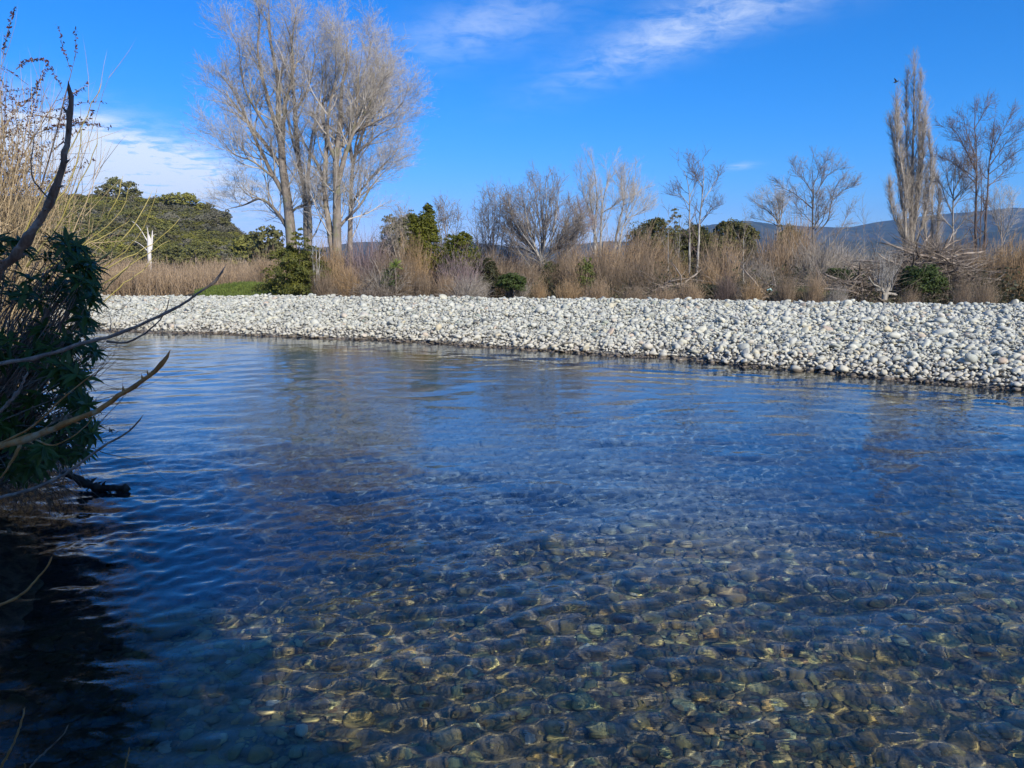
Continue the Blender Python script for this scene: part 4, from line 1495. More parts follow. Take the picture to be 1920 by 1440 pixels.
WB = [
    (508, 34, 470, 42, 'rust_stem', 'rusty tan willow bush left of the dark green conifer bush'),
    (534, 22, 500, 39, 'rust_stem', 'small rusty willow bush at the right end of the grass patch'),
    (622, 34, 452, 36, 'tan_stem', 'tan willow bush right of the dark green conifer bush, before the cottonwood trunks'),
    (612, 22, 505, 34, 'brown_stem', 'short brown bush at the foot of the tan willow near the cottonwoods'),
    (655, 30, 500, 34.5, 'tan_stem', 'short tan bush growing on the edge of the bar before the mauve thicket'),
    (783, 36, 446, 36, 'tan_stem', 'tan willow bush before the tall bright green conifer'),
    (815, 30, 434, 38, 'tan_stem', 'yellowish tan willow between the bright green conifer and the olive one'),
    (758, 24, 480, 34.5, 'brown_stem', 'brown willow bush beside the small cabbage tree'),
    (925, 40, 468, 37, 'brown_stem', 'brown thicket at the foot of the fine-twigged grey tree'),
    (1052, 34, 466, 38, 'brown_stem', 'brown bush right of the pale trunk of the round-headed tree'),
    (1090, 30, 470, 36, 'rust_stem', 'rusty brown bush beside a small green shrub, right of the round-headed tree'),
    (1128, 42, 436, 40, 'rust_stem', 'tall tan willow below the left far poplar'),
    (1190, 50, 418, 41, 'rust_stem', 'broad tan willow dome below the right far poplar'),
    (1150, 36, 478, 35.5, 'brown_stem', 'low brown bush on the bar edge before the tan willow dome'),
    (1215, 40, 478, 35, 'brown_stem', 'sprawling dark brown bush left of the slim saplings'),
    (1277, 22, 488, 35.5, 'tan_stem', 'small tan bush at the foot of the slim pair of trees'),
    (1352, 40, 432, 36, 'rust_stem', 'bright tan willow bush right of the slim pair of trees'),
    (1332, 24, 495, 35, 'tan_stem', 'small tan bush leaning against the bright tan willow'),
    (1458, 44, 426, 39, 'rust_stem', 'tall brownish willow below the low rounded bare tree'),
    (1492, 34, 400, 46, 'tan_stem', 'yellow-tan willow top behind the tall brownish willow'),
    (1530, 60, 440, 38, 'grey_stem', 'wide grey-brown many-stemmed willow under the large bare tree'),
    (1862, 44, 452, 33, 'tan_stem', 'tan willow bush at the foot of the twin-stemmed dark tree'),
    (1905, 50, 438, 31, 'tan_stem', 'tan willow bush cut by the right edge of the picture'),
    (1740, 26, 440, 50, 'brown_stem', 'brown thicket behind the foot of the columnar poplar'),
]
for i, (px, hw, top, Y, mat, lab) in enumerate(WB):
    willow(px, hw, top, Y, mat, lab, var=i % 3)
for px, hw, top, Y, mat, lab in (
    (652, 26, 462, 41, 'brown_stem', 'upright brown willow between the cottonwood trunks and the mauve thicket'),
    (735, 30, 448, 42, 'brown_stem', 'tall brown willow behind the pale grey arching shrub'),
    (838, 30, 470, 40, 'brown_stem', 'brown willow below the twiggy tree top behind the bright conifer'),
    (895, 28, 440, 43, 'brown_stem', 'tall brown willow right of the olive conifer'),
    (955, 30, 452, 43, 'mauve_twig', 'mauve-brown willow behind the left limb of the round-headed tree'),
    (1000, 26, 470, 42, 'brown_stem', 'brown willow directly behind the round-headed tree'),
    (1076, 34, 448, 43, 'brown_stem', 'brown willow below the small mauve-grey tree'),
    (1232, 30, 446, 42, 'tan_stem', 'tan willow between the tan dome and the slim pair'),
    (1262, 26, 470, 39, 'brown_stem', 'brown willow among the thin saplings left of the slim pair'),
    (1318, 26, 470, 39, 'brown_stem', 'brown willow directly right of the slim pair'),
    (1394, 34, 470, 41, 'brown_stem', 'brown willow below the round-topped pine'),
    (1428, 36, 452, 44, 'brown_stem', 'dim brown willow left of the tall brownish one'),
    (1495, 40, 446, 40, 'brown_stem', 'brown willow left under the large bare tree'),
    (1560, 36, 462, 40, 'grey_stem', 'grey willow right under the large bare tree'),
    (1632, 34, 500, 38, 'brown_stem', 'low brown willow below the lone sapling'),
    (1668, 30, 478, 42, 'grey_stem', 'grey willow left of the foot of the columnar poplar'),
    (1768, 34, 452, 44, 'brown_stem', 'brown willow below the mid-sized bare tree'),
    (1815, 34, 446, 40, 'brown_stem', 'brown willow left of the foot of the twin-stemmed tree')):
    willow(px, hw, top, Y, mat, lab, var=int(rng.integers(0, 3)))
for i, (px, hw, top, Y, mat, lab, nm) in enumerate([
    (688, 44, 440, 37, 'mauve_twig', 'mauve-grey thicket below the rightmost cottonwood', 'thicket_bush'),
    (715, 30, 468, 36, 'brown_stem', 'dark brown tangled bush between the mauve thicket and the grey arching bush', 'thicket_bush'),
    (862, 42, 470, 35, 'mauve_twig', 'dense brown thicket below the olive conifer', 'thicket_bush'),
    (985, 34, 486, 37, 'brown_stem', 'brown thicket at the foot of the round-headed tree', 'thicket_bush'),
    (1420, 36, 488, 38, 'grey_stem', 'low grey thicket between two tan willows', 'thicket_bush'),
    (1600, 40, 470, 60, 'grey_stem', 'grey scrub before the blue mountains', 'thicket_bush'),
    (1650, 40, 476, 58, 'grey_stem', 'pale scrub left of the columnar poplar', 'thicket_bush'),
    (1790, 42, 462, 40, 'dark_twig', 'dark thicket behind the heap of driftwood', 'thicket_bush'),
    (1690, 34, 470, 45, 'dark_twig', 'dark thicket at the foot of the columnar poplar', 'thicket_bush'),
]):
    willow(px, hw, top, Y, mat, lab, var=3 + i % 2, name=nm, group='twiggy thickets behind the gravel bar', dens=1.2, arch=-0.02)
LANDMARKS = [(565, 'before the conifer bush'), (630, 'below the thick-trunked cottonwood'), (690, 'before the mauve thicket'), (745, 'beside the cabbage tree'), (795, 'before the pointed conifer'),
             (865, 'by the haystack-shaped shrub'), (925, 'under the fine-twigged tree'), (1012, 'before the round-headed tree'), (1060, 'right of the round-headed tree'), (1120, 'below the far left poplar'),
             (1190, 'before the tan dome'), (1245, 'left of the slim pair'), (1300, 'at the slim pair'), (1355, 'before the bright willow'), (1410, 'below the round pine'), (1460, 'under the low rounded tree'),
             (1525, 'under the large bare tree'), (1588, 'beside the round green bush'), (1665, 'behind the stump'), (1730, 'below the columnar poplar'), (1800, 'by the dark branch heap'), (1850, 'below the twin-stemmed tree'), (1905, 'at the far right end')]
used_ = set()
for i in range(24):
    px = 570 + i * 56 + rng.uniform(-12, 12)
    if 1560 < px < 1840 and i % 2:
        continue
    mats_ = ['brown_stem', 'tan_stem', 'grey_stem', 'brown_stem', 'rust_stem', 'dark_twig', 'brown_stem']
    mt_ = mats_[rng.integers(0, 7)]
    col_ = {'brown_stem': 'brown', 'tan_stem': 'tan', 'grey_stem': 'grey', 'rust_stem': 'rusty', 'dark_twig': 'dark'}[mt_]
    mark_ = min(LANDMARKS, key=lambda q: abs(q[0] - px) + 400 * ((col_, q[1]) in used_))[1]
    used_.add((col_, mark_))
    Yc_ = np.interp((px - 960) / F * 30, CX, CY) + rng.uniform(3.6, 6.5)
    willow(px, rng.uniform(16, 30), rng.uniform(500, 532), Yc_, mt_,
           'low %s bare bush on the back edge of the bar, %s' % (col_, mark_), var=int(rng.integers(0, 3)), name='low_bush', group='low bare bushes along the bar edge')
# arching dead shrubs whose grey branches hang over the stones
for px, hw, top, Y, mat, lab in ((722, 40, 478, 34.3, 'grey_stem', 'pale grey shrub with branches arching over to the left'),
                                 (872, 34, 498, 33.2, 'grey_stem', 'grey-brown shrub arching down like a haystack over the bar edge'),
                                 (700, 24, 520, 33.5, 'driftwood', 'low dead shrub lying on the bar edge below the mauve thicket')):
    willow(px, hw, top, Y, mat, lab, var=7, name='arching_shrub', cat='shrub', group='dead arching shrubs', arch=-0.16, dens=0.6)

# the far tan scrub on the left (nobody could count the stems)
mbs = MB()
n = 8000
X = rng.uniform(-33, -12.5, n); Y_ = rng.uniform(43, 54, n)
H = (1.9 + 1.0 * fbm(X * 0.35, Y_ * 0.2, 3)) * rng.uniform(0.6, 1.05, n)
S = np.stack([X, Y_, np.full(n, 0.0)], 1)
G = grow(S, np.stack([rng.normal(0, .22, n), rng.normal(0, .22, n), np.ones(n)], 1), H, 3, 0.08, (0, 0, 0.05))
tubes(mbs, G, taper(np.full(n, 0.014), 4, 0.3), 3)
s, d, rr, t_ = spawn(G, taper(np.full(n, 0.01), 4), 3, 0.3, 1.0, 22, 8)
g = grow(s, d, 0.6 * rng.uniform(0.5, 1.3, len(s)), 1, 0.08, (0, 0, 0.1))
tubes(mbs, g, taper(np.full(len(s), 0.010), 2, 0.3), 3)
o = mbs.obj('willow_scrub', M['rust_stem'])
tag(o, 'belt of rusty tan willow scrub below the wooded hill', None, kind='stuff')

# dark understory closing the gaps behind the bushes
mbu = MB()
n = 11000
X = rng.uniform(-13, 27, n)
yc_ = np.interp(X, CX, CY)
dd = rng.random(n) ** 0.8 * 11 + 4.2
Y_ = yc_ + dd
top_ = 0.12 + (0.3 + 2.3 * fbm(X * 0.7, Y_ * 0.5, 3)) * np.clip((dd - 3.5) / 7, 0.06, 1)
Zz = rng.random(n) * top_
leaves(mbu, np.stack([X, Y_, Zz + 0.1], 1), np.array([0, -0.5, 0.7]), 0.16 * rng.uniform(0.6, 1.4, n), 0.10, rng.random(n), 0.9)
n = 8000
X = rng.uniform(-13, 27, n); yc_ = np.interp(X, CX, CY); Y_ = yc_ + rng.uniform(3.2, 14, n)
S = np.stack([X, Y_, np.full(n, 0.05)], 1)
G = grow(S, np.stack([rng.normal(0, .6, n), rng.normal(0, .6, n), np.ones(n)], 1), rng.uniform(0.6, 2.5, n) * np.clip((Y_ - yc_ - 1.5) / 7, 0.35, 1), 4, 0.14, (0, 0, 0.0))
tubes(mbu, G, taper(np.full(n, 0.012), 5, 0.3), 3, tint=rng.random(n))
o = mbu.obj('undergrowth', M['understory'])
tag(o, 'dark tangled undergrowth beneath the trees behind the bar', None, kind='stuff')

# ------------------------------------------------------------------ evergreen trees and bushes


def evergreen(name, label, px, hw, top, bot, Y, mat, shape='dome', leaf=0.10, nclump=260, per=22, cat='tree', group=None, clump=0.20, droop=0.3):
    b = P(px, bot, Y)
    foot = np.array([b[0], Y, 0.1])
    tp = P(px, top, Y)[2]
    bz = b[2]
    h = tp - bz; w_ = hw / ppm(Y) * 1.18
    nclump = int(nclump * 1.7)
    leaf = leaf * 0.9
    t = thing(name, label, cat, foot, group)
    tr = MB()
    tubes(tr, resample([(b[0], Y, -0.1), (b[0] + 0.04, Y, (tp + 0) * 0.5), (b[0], Y, tp - 0.1 * h)], 8)[None], np.linspace(0.05 + 0.03 * h, 0.02, 8)[None], 6)
    cr = MB()
    lobes = []
    if shape == 'cone':
        k = 13
        for i in range(k):
            f = i / (k - 1)
            rr = w_ * 1.15 * (1 - 0.66 * f ** 2.0) * rng.uniform(0.85, 1.12)
            zc_ = bz + h * (0.07 + 0.88 * f)
            for j in range(4 if f < 0.75 else 1):
                a = rng.uniform(0, 6.28)
                off = rr * 0.5 if f < 0.75 else 0
                lobes.append(((b[0] + math.cos(a) * off, Y + math.sin(a) * off, zc_ + rng.normal(0, 0.03 * h)), (rr * 0.62, rr * 0.62, h * 0.085)))
    else:
        lobes.append(((b[0], Y, bz + h * 0.45), (w_ * 0.75, w_ * 0.75, h * 0.42)))
        for i in range(11):
            a = rng.uniform(0, 6.28); q = rng.uniform(0.35, 0.8)
            zz = rng.uniform(0.25, 0.85)
            sh = math.sqrt(max(0.05, 1 - ((zz - 0.4) / 0.62) ** 2))
            lobes.append(((b[0] + math.cos(a) * q * w_ * sh, Y + math.sin(a) * q * w_ * sh, bz + h * zz), (w_ * rng.uniform(0.24, 0.4),) * 2 + (h * rng.uniform(0.10, 0.18),)))
    leafy_crown(cr, lobes, nclump, per, leaf, 0.5, clump * 1.6, 0.45, droop)
    tr.obj('trunk', M['driftwood'], t, foot)
    cr.obj('crown', M[mat], t, foot, smooth=False)
    return t


evergreen('conifer_bush', 'dark green conifer bush on the bar edge below the tallest cottonwood', 564, 46, 434, 552, 35.6, 'conifer', 'cone', 0.13, 420, 24, 'bush')
evergreen('conifer_tree', 'tall bright green pointed conifer left of the middle of the far bank', 797, 27, 376, 540, 36.6, 'conifer_bright', 'dome', 0.11, 560, 24)
evergreen('conifer_tree', 'broad dark pine behind and left of the bright green conifer', 752, 38, 392, 530, 44, 'pine', 'dome', 0.16, 300, 22)
evergreen('conifer_tree', 'olive green bushy conifer below right of the tall bright one', 862, 42, 426, 545, 36.4, 'conifer_bright', 'dome', 0.12, 300, 22)
evergreen('pine_tree', 'dark olive pine between the far poplars and the slim trees', 1210, 40, 402, 530, 48, 'pine', 'dome', 0.17, 300, 22, group='dark pines behind the willows')
evergreen('pine_tree', 'tall dark pine behind the slim pair, its left shoulder with a pointed top', 1262, 38, 398, 540, 46, 'pine', 'cone', 0.17, 380, 22, group='dark pines behind the willows')
evergreen('pine_tree', 'rounded dark pine directly behind the slim pair of trees', 1304, 36, 402, 540, 47, 'pine', 'dome', 0.17, 320, 22, group='dark pines behind the willows')
evergreen('pine_tree', 'round-topped dark pine right of the bright tan willow', 1374, 36, 402, 490, 50, 'pine', 'dome', 0.18, 300, 22, group='dark pines behind the willows')
evergreen('pine_tree', 'lower dark pine leaning right of the round-topped pine', 1398, 20, 440, 500, 54, 'pine', 'dome', 0.18, 180, 22, group='dark pines behind the willows')
evergreen('pine_tree', 'dark green tree low in the gap between the round pine and the brown willow', 1240, 26, 440, 530, 44, 'pine', 'dome', 0.16, 220, 22, group='dark pines behind the willows')
evergreen('conifer_tree', 'dark evergreen filling the gap between the brown willow and the pointed conifer', 722, 26, 450, 540, 41, 'pine', 'dome', 0.13, 160, 22)
evergreen('conifer_tree', 'dark evergreen low behind the tan willows below the twiggy tree top', 835, 28, 462, 540, 41, 'pine', 'dome', 0.13, 160, 22)
evergreen('pine_tree', 'dark evergreen half hidden between the round pine and the slim pair', 1335, 24, 440, 530, 45, 'pine', 'dome', 0.15, 150, 22, group='dark pines behind the willows')
evergreen('pine_tree', 'olive evergreen behind the tall brownish willow', 1478, 26, 408, 500, 50, 'pine', 'dome', 0.16, 150, 22, group='dark pines behind the willows')
evergreen('leafy_bush', 'dark evergreen bush right of the low bushes at the far right end', 1905, 22, 470, 550, 34, 'understory', 'dome', 0.11, 130, 22, 'bush')
evergreen('leafy_bush', 'rounded green bush between the wide grey willow and the lone sapling', 1588, 38, 498, 552, 32, 'green_bush', 'dome', 0.11, 260, 22, 'bush', droop=0.1)
evergreen('leafy_bush', 'bright green bush before the heap of driftwood under the columnar poplar', 1728, 36, 492, 560, 28.5, 'green_bush', 'dome', 0.10, 320, 24, 'bush', droop=0.1)
evergreen('leafy_bush', 'low spreading green bush on the bar edge before the wide grey willow', 1515, 48, 536, 560, 29, 'green_bush', 'dome', 0.09, 220, 22, 'bush', droop=0.1)
evergreen('leafy_bush', 'low dark green bush on the bar edge before the bright tan willow', 1320, 34, 532, 557, 31.5, 'understory', 'dome', 0.10, 200, 22, 'bush', droop=0.1)
evergreen('leafy_bush', 'small dark leafy bush at the foot of the pale round-headed tree', 1030, 18, 486, 552, 38, 'green_bush', 'dome', 0.11, 160, 22, 'bush', droop=0.1)
evergreen('leafy_bush', 'green shrub in the thicket left of the round-headed tree', 962, 26, 508, 553, 34, 'green_bush', 'dome', 0.09, 200, 22, 'bush', droop=0.1)
evergreen('leafy_bush', 'light green shrub half hidden in rusty willows right of the round-headed tree', 1098, 16, 482, 552, 35.5, 'bright_bush', 'dome', 0.09, 130, 20, 'bush', droop=0.1)
evergreen('leafy_bush', 'dark evergreen bush among the thickets below the olive conifer', 905, 30, 480, 552, 36, 'understory', 'dome', 0.12, 220, 22, 'bush', droop=0.1)
evergreen('leafy_bush', 'small yellow-green weed clump at the right end of the grass patch', 540, 9, 538, 553, 34.5, 'bright_bush', 'dome', 0.08, 60, 16, 'bush', droop=0.1)
evergreen('leafy_bush', 'dark green shrub beside the small cabbage tree', 735, 20, 500, 548, 34.4, 'green_bush', 'dome', 0.09, 120, 20, 'bush', droop=0.1)

# small cabbage tree: thin trunk and a tuft of sword leaves
b = P(741, 548, 34); b[2] = 0.1
ct = thing('cabbage_tree', 'small bright green cabbage tree with a spiky tuft, before the tan willows', 'tree', b)
mb = MB(); topc = P(741, 500, 34)
tubes(mb, resample([b - [0, 0, .1], (b + topc) / 2 + [0.03, 0, 0], topc], 6)[None], np.linspace(0.06, 0.045, 6)[None], 6)
mb.obj('trunk', M['driftwood'], ct, b)
n = 60
a = rng.uniform(0, 6.28, n); el = rng.uniform(-0.3, 1.4, n)
D = np.stack([np.cos(a) * np.cos(el), np.sin(a) * np.cos(el), np.sin(el)], 1)
G = grow(np.repeat(topc[None], n, 0), D, 0.42, 4, 0.02, (0, 0, -0.12))
mb = MB(); tubes(mb, G, taper(np.full(n, 0.02), 5, 0.3), 3)
mb.obj('crown', M['cabbage_leaf'], ct, b)

# grass patch behind the left end of the bar
mbg = MB()
n = 16000
X = rng.uniform(-18.5, -9.5, n); Y_ = rng.uniform(36.2, 42, n)
Z = plainZ(X, Y_)
keep = (Z > 0.20) & (X / Y_ < -0.285) & (X / Y_ > -0.415)
X, Y_, Z = X[keep], Y_[keep], Z[keep]
S = np.stack([X, Y_, Z - 0.02], 1)
G = grow(S, np.stack([rng.normal(0, .35, len(X)), rng.normal(0, .35, len(X)), np.ones(len(X))], 1), rng.uniform(0.10, 0.26, len(X)), 2, 0.1, (0, 0, -0.15))
tubes(mbg, G, taper(np.full(len(X), 0.022), 3, 0.3), 3)
tag(mbg.obj('grass', M['grass']), 'patch of bright green grass behind the left part of the bar', None, kind='stuff')

# white dead snag
b = P(280, 552, 60); b[2] = 0
sn = thing('dead_tree', 'bleached white dead trunk standing in the tan scrub before the wooded hill', 'tree', b)
mb = MB()


def lim(mb, pts, Y, r0, r1, k=8, n=10, jit=0.0, tip=True):
    c = resample(np.array([P(p[0], p[1], Y + (p[2] if len(p) > 2 else 0)) for p in pts]), n)
    if jit:
        c[1:-1] += rng.normal(0, jit, (n - 2, 3))
    R = np.linspace(r0, r1, n) * rng.uniform(0.9, 1.12, n)
    tubes(mb, c[None], R[None], k, tip=tip)
    return c


lim(mb, [(282, 550), (281, 500), (280, 470), (280, 445), (278, 436)], 60, 0.19, 0.12)
lim(mb, [(279, 470), (278, 450), (277, 432), (275, 423)], 60, 0.12, 0.02)
lim(mb, [(283, 468), (285, 450), (286, 431)], 60, 0.11, 0.03)
mb.obj('trunk', M['dead_white'], sn, b)
mb = MB()
lim(mb, [(277, 453), (271, 443), (264, 431), (256, 421), (245, 413)], 60, 0.045, 0.015, 5)
lim(mb, [(277, 471), (268, 462), (258, 455), (245, 450)], 60, 0.04, 0.012, 5)
lim(mb, [(286, 444), (290, 440), (294, 439)], 60, 0.03, 0.012, 5)
lim(mb, [(282, 492), (288, 493), (293, 492)], 60, 0.025, 0.01, 5)
lim(mb, [(280, 492), (275, 494), (268, 499)], 60, 0.025, 0.01, 5)
mb.obj('limb', M['dead_white'], sn, b)

# pale slender stems before the conifer bush
for i, (pts, lab) in enumerate((([(593, 553), (588, 510), (586, 470), (581, 445)], 'leftmost of three thin pale stems before the conifer bush'),
                                ([(596, 553), (594, 500), (592, 440)], 'straight middle one of three thin pale stems before the conifer bush'),
                                ([(600, 553), (598, 500), (600, 462), (607, 440)], 'rightmost of three thin pale stems, curving right before the conifer bush'))):
    bare_tree('pale_sapling', lab, 'sapling', [(pts, 0.045, 0.012)], 34.6, [dict(m=6, t0=0.3, ang=35, L=0.5, n=2), dict(m=3, t0=0.2, ang=35, L=0.2, n=1)], ('pale_bark', 'pale_bark'), 'thin pale stems before the conifer bush', twig_r=0.005)

# heaps of flood-washed branches


def brush_heap(label, px0, px1, top, Y, n, mat='driftwood', h0=0.1):
    x0, x1 = P(px0, 552, Y)[0], P(px1, 552, Y)[0]
    zt = P(px0, top, Y)[2]
    c = np.array([(x0 + x1) / 2, Y, 0.1])
    t = thing('driftwood_heap', label, 'driftwood', c)
    core, stk = MB(), MB()
    X = rng.uniform(x0, x1, n)
    f = (X - x0) / (x1 - x0)
    hh = zt * (0.35 + 0.65 * np.sin(np.pi * np.clip(f, 0.03, 0.97)) ** 0.7)
    Z = rng.random(n) ** 0.8 * hh
    Yy = Y + rng.uniform(-0.2, 1.6, n) + Z * 0.4
    S = np.stack([X, Yy, Z], 1)
    D = np.stack([rng.normal(0, 1, n), rng.normal(0, 0.4, n), rng.normal(0, 0.22, n)], 1)
    G = grow(S, D, rng.uniform(0.6, 2.6, n), 5, 0.18, (0, 0, -0.01))
    G[..., 2] = np.maximum(G[..., 2], 0.05)
    k = n // 12
    tubes(core, G[:k], taper(rng.uniform(0.025, 0.07, k), 6, 0.4), 6)
    tubes(stk, G[k:], taper(rng.uniform(0.006, 0.02, n - k), 6, 0.3), 3)
    core.obj('log', M[mat], t, c)
    o = stk.obj('sticks', M[mat], t, c); o['kind'] = 'stuff'
    return t


brush_heap('long heap of brown driftwood twigs between the round green bush and the stump', 1545, 1690, 526, 28.5, 1500)
brush_heap('tall heap of dark flood-washed branches right of the bright green bush', 1690, 1850, 462, 29.5, 2200, 'driftwood')
brush_heap('small tangle of fallen branches beside the slim pair of trees', 1225, 1300, 532, 32, 500)
brush_heap('fallen pale twigs on the bar edge below the bright tan willow', 1350, 1500, 538, 30.5, 600)
brush_heap('few grey dead branches lying at the foot of the tan cottonwood willow', 615, 760, 536, 33.6, 420)

# fallen trunk leaning in the heap, curved
mb = MB()
c = lim(mb, [(1640, 548), (1680, 530), (1740, 500), (1800, 478), (1850, 470)], 30.5, 0.10, 0.03, 7, 14, 0.02)
o = mb.obj('fallen_trunk', M['driftwood'], None, c[0])
tag(o, 'long grey fallen trunk sloping up through the dark branch heap', 'driftwood')

# pale stump with upright suckers
b = P(1663, 556, 27); b[2] = 0.1
stp = thing('tree_stump', 'pale broken stump with thin upright suckers on the bar edge', 'stump', b)
mb = MB()
lim(mb, [(1658, 562), (1662, 548), (1666, 538), (1668, 530)], 27, 0.10, 0.05, 8, 8, 0.02)
lim(mb, [(1655, 552), (1668, 551), (1684, 553)], 27, 0.06, 0.04, 8, 6, 0.01)
lim(mb, [(1662, 552), (1650, 540), (1635, 530), (1628, 515)], 27, 0.05, 0.02, 6, 8, 0.01)
mb.obj('trunk', M['stump_wood'], stp, b)
mb = MB()
n = 34
S = np.array([P(x, 545, 27) for x in rng.uniform(1640, 1676, n)])
G = grow(S, np.stack([rng.normal(0, .35, n), rng.normal(0, .3, n), np.ones(n)], 1), rng.uniform(0.6, 1.5, n), 6, 0.08, (0, 0, 0.12))
tubes(mb, G, taper(np.full(n, 0.012), 7, 0.3), 4)
s, d, rr, t_ = spawn(G, taper(np.full(n, 0.01), 7), 5, 0.3, 1, 30, 8)
tubes(mb, grow(s, d, 0.4, 3, 0.1, (0, 0, 0.12)), taper(np.full(len(s), 0.005), 4), 3)
mb.obj('suckers', M['pale_bark'], stp, b)

# pale green scrap of litter caught in the brush
mb = MB()
v = IV2.copy() * np.array([0.11, 0.05, 0.06]); v[:, 2] += 0.02 * np.sin(v[:, 0] * 40)
cpt = P(1443, 544, 30)
mb.add(v + cpt, None, IF2)
tag(mb.obj('plastic_scrap', M['pale_plastic'], None, cpt), 'small pale green scrap of plastic caught in the twigs at the bar edge', 'litter')

# bird in flight
bc = P(1680, 153, 45)
bird = thing('bird', 'small black bird flying with raised wings left of the tall columnar poplar', 'bird', bc)
mb = MB()
sc_ = 1 / ppm(45)
body = np.array([(-4.2, 0, -1.6), (-2.0, 0, -1.0), (0.5, 0, -0.2), (2.6, 0, 0.6), (4.2, 0, 1.2), (5.2, 0, 1.6)]) * sc_ * 1.0 + bc
tubes(mb, resample(body, 9)[None], (np.array([0.3, 0.8, 1.3, 1.5, 1.4, 1.0, 0.9, 0.7, 0.2]) * sc_)[None], 8)
mb.obj('body', M['bird'], bird, bc)


def wing(tipx, tipz, dy):
    mb = MB()
    root, tip = np.array([0.8, 0, 0.0]), np.array([tipx, dy, tipz])
    n = 7
    L, T = [], []
    for i in range(n):
        f = i / (n - 1)
        c = root + (tip - root) * f + np.array([0, 0, 0.5 * math.sin(math.pi * f)])
        w_ = 2.1 * (1 - f ** 2.2) + 0.12
        L += [c + np.array([w_ * 0.8, 0, 0.1]), c + np.array([-w_ * 0.8, 0, -0.25])]
    v = np.array(L) * sc_ + bc
    q = [[2 * i, 2 * i + 1, 2 * i + 3, 2 * i + 2] for i in range(n - 1)]
    v2 = v + np.array([0, 0, -0.25 * sc_])
    q2 = [[a + 2 * n for a in reversed(f)] for f in q]
    edge = [[2 * i, 2 * i + 2, 2 * i + 2 + 2 * n, 2 * i + 2 * n] for i in range(n - 1)] + [[2 * i + 3, 2 * i + 1, 2 * i + 1 + 2 * n, 2 * i + 3 + 2 * n] for i in range(n - 1)]
    mb.add(np.concatenate([v, v2]), q + q2 + edge)
    return mb


wing(-5.2, 5.6, -2.5).obj('wing', M['bird'], bird, bc)
wing(7.4, 2.6, 6.0).obj('wing', M['bird'], bird, bc)
mb = MB(); tl = np.array([(-3.6, 0.7, -1.4), (-3.6, -0.7, -1.4), (-6.3, -1.1, -2.6), (-6.3, 1.1, -2.6)]) * sc_ + bc
mb.add(np.concatenate([tl, tl + [0, 0, -0.2 * sc_]]), [[0, 1, 2, 3], [7, 6, 5, 4], [0, 3, 7, 4], [1, 5, 6, 2], [3, 2, 6, 7], [0, 4, 5, 1]])
mb.obj('tail', M['bird'], bird, bc)

# ------------------------------------------------------------------ the near bank on the left
# golden bare willow: many long wands fanning up and to the right
b = np.array([-6.6, 9.2, 0.3])
gw = thing('golden_willow', 'golden bare willow thicket of long thin wands on the near bank', 'bush', b)
mb, mb2 = MB(), MB()
n = 820
S = np.stack([rng.uniform(-8.8, -6.2, n), rng.uniform(7.8, 11, n), rng.uniform(0.2, 1.2, n)], 1)
D = np.stack([rng.normal(0.06, 0.20, n), rng.normal(0, 0.24, n), np.ones(n)], 1)
G = grow(S, D, rng.uniform(1.8, 3.9, n), 9, 0.045, (0.008, 0, 0.03))
tubes(mb, G, taper(rng.uniform(0.004, 0.010, n), 10, 0.22), 4)
s, d, rr, t_ = spawn(G, taper(np.full(n, 0.01), 10), 5, 0.2, 0.95, 24, 9)
g = grow(s, d, rng.uniform(0.3, 1.0, len(s)), 3, 0.07, (0, 0, 0.05))
tubes(mb2, g, taper(np.full(len(s), 0.004), 4, 0.3), 3)
n = 520
S = np.stack([rng.uniform(-8.8, -5.9, n), rng.uniform(8.0, 11, n), rng.uniform(1.2, 2.5, n)], 1)
D = np.stack([rng.normal(0.4, 0.8, n), rng.normal(0, 0.5, n), rng.normal(0.15, 0.35, n)], 1)
G = grow(S, D, rng.uniform(0.5, 1.3, n), 7, 0.12, (0, 0, -0.04))
tubes(mb2, G, taper(rng.uniform(0.004, 0.009, n), 8, 0.3), 3)
mb.obj('stems', M['golden_stem'], gw, b)
mb2.obj('twigs', M['golden_stem'], gw, b)

# long yellow shoots arching over the river
b = P(95, 520, 7.4)
ys_ = thing('yellow_willow_shoots', 'long yellow-green willow shoots arching from the bank up before the wooded hill', 'branch', np.array([b[0], 7.4, 0.4]))
mb = MB()
for pts in ([(60, 540), (110, 495), (170, 440), (215, 385), (232, 325)], [(70, 545), (120, 492), (190, 430), (225, 400), (247, 340)],
            [(100, 545), (185, 490), (235, 445), (262, 400), (287, 355)], [(100, 550), (195, 498), (250, 455), (280, 405), (295, 350)],
            [(110, 560), (205, 500), (260, 472), (310, 440), (340, 405)], [(110, 580), (215, 520), (270, 480), (320, 450)],
            [(60, 560), (140, 520), (215, 480), (245, 455)], [(150, 600), (200, 560), (250, 520), (290, 480)],
            [(60, 520), (150, 465), (200, 440), (245, 412)], [(120, 610), (200, 540), (240, 500), (262, 470)], [(40, 480), (90, 400), (130, 340), (150, 270), (157, 225)],
            [(50, 500), (110, 420), (150, 340), (175, 290), (182, 250)], [(30, 470), (80, 370), (120, 300), (160, 220), (193, 148)]):
    lim(mb, pts, 7.4 + rng.uniform(-0.6, 0.6), rng.uniform(0.008, 0.012), 0.003, 5, 16, 0.006)
mb.obj('stems', M['yellow_shoot'], ys_, np.array([b[0], 7.4, 0.4]))

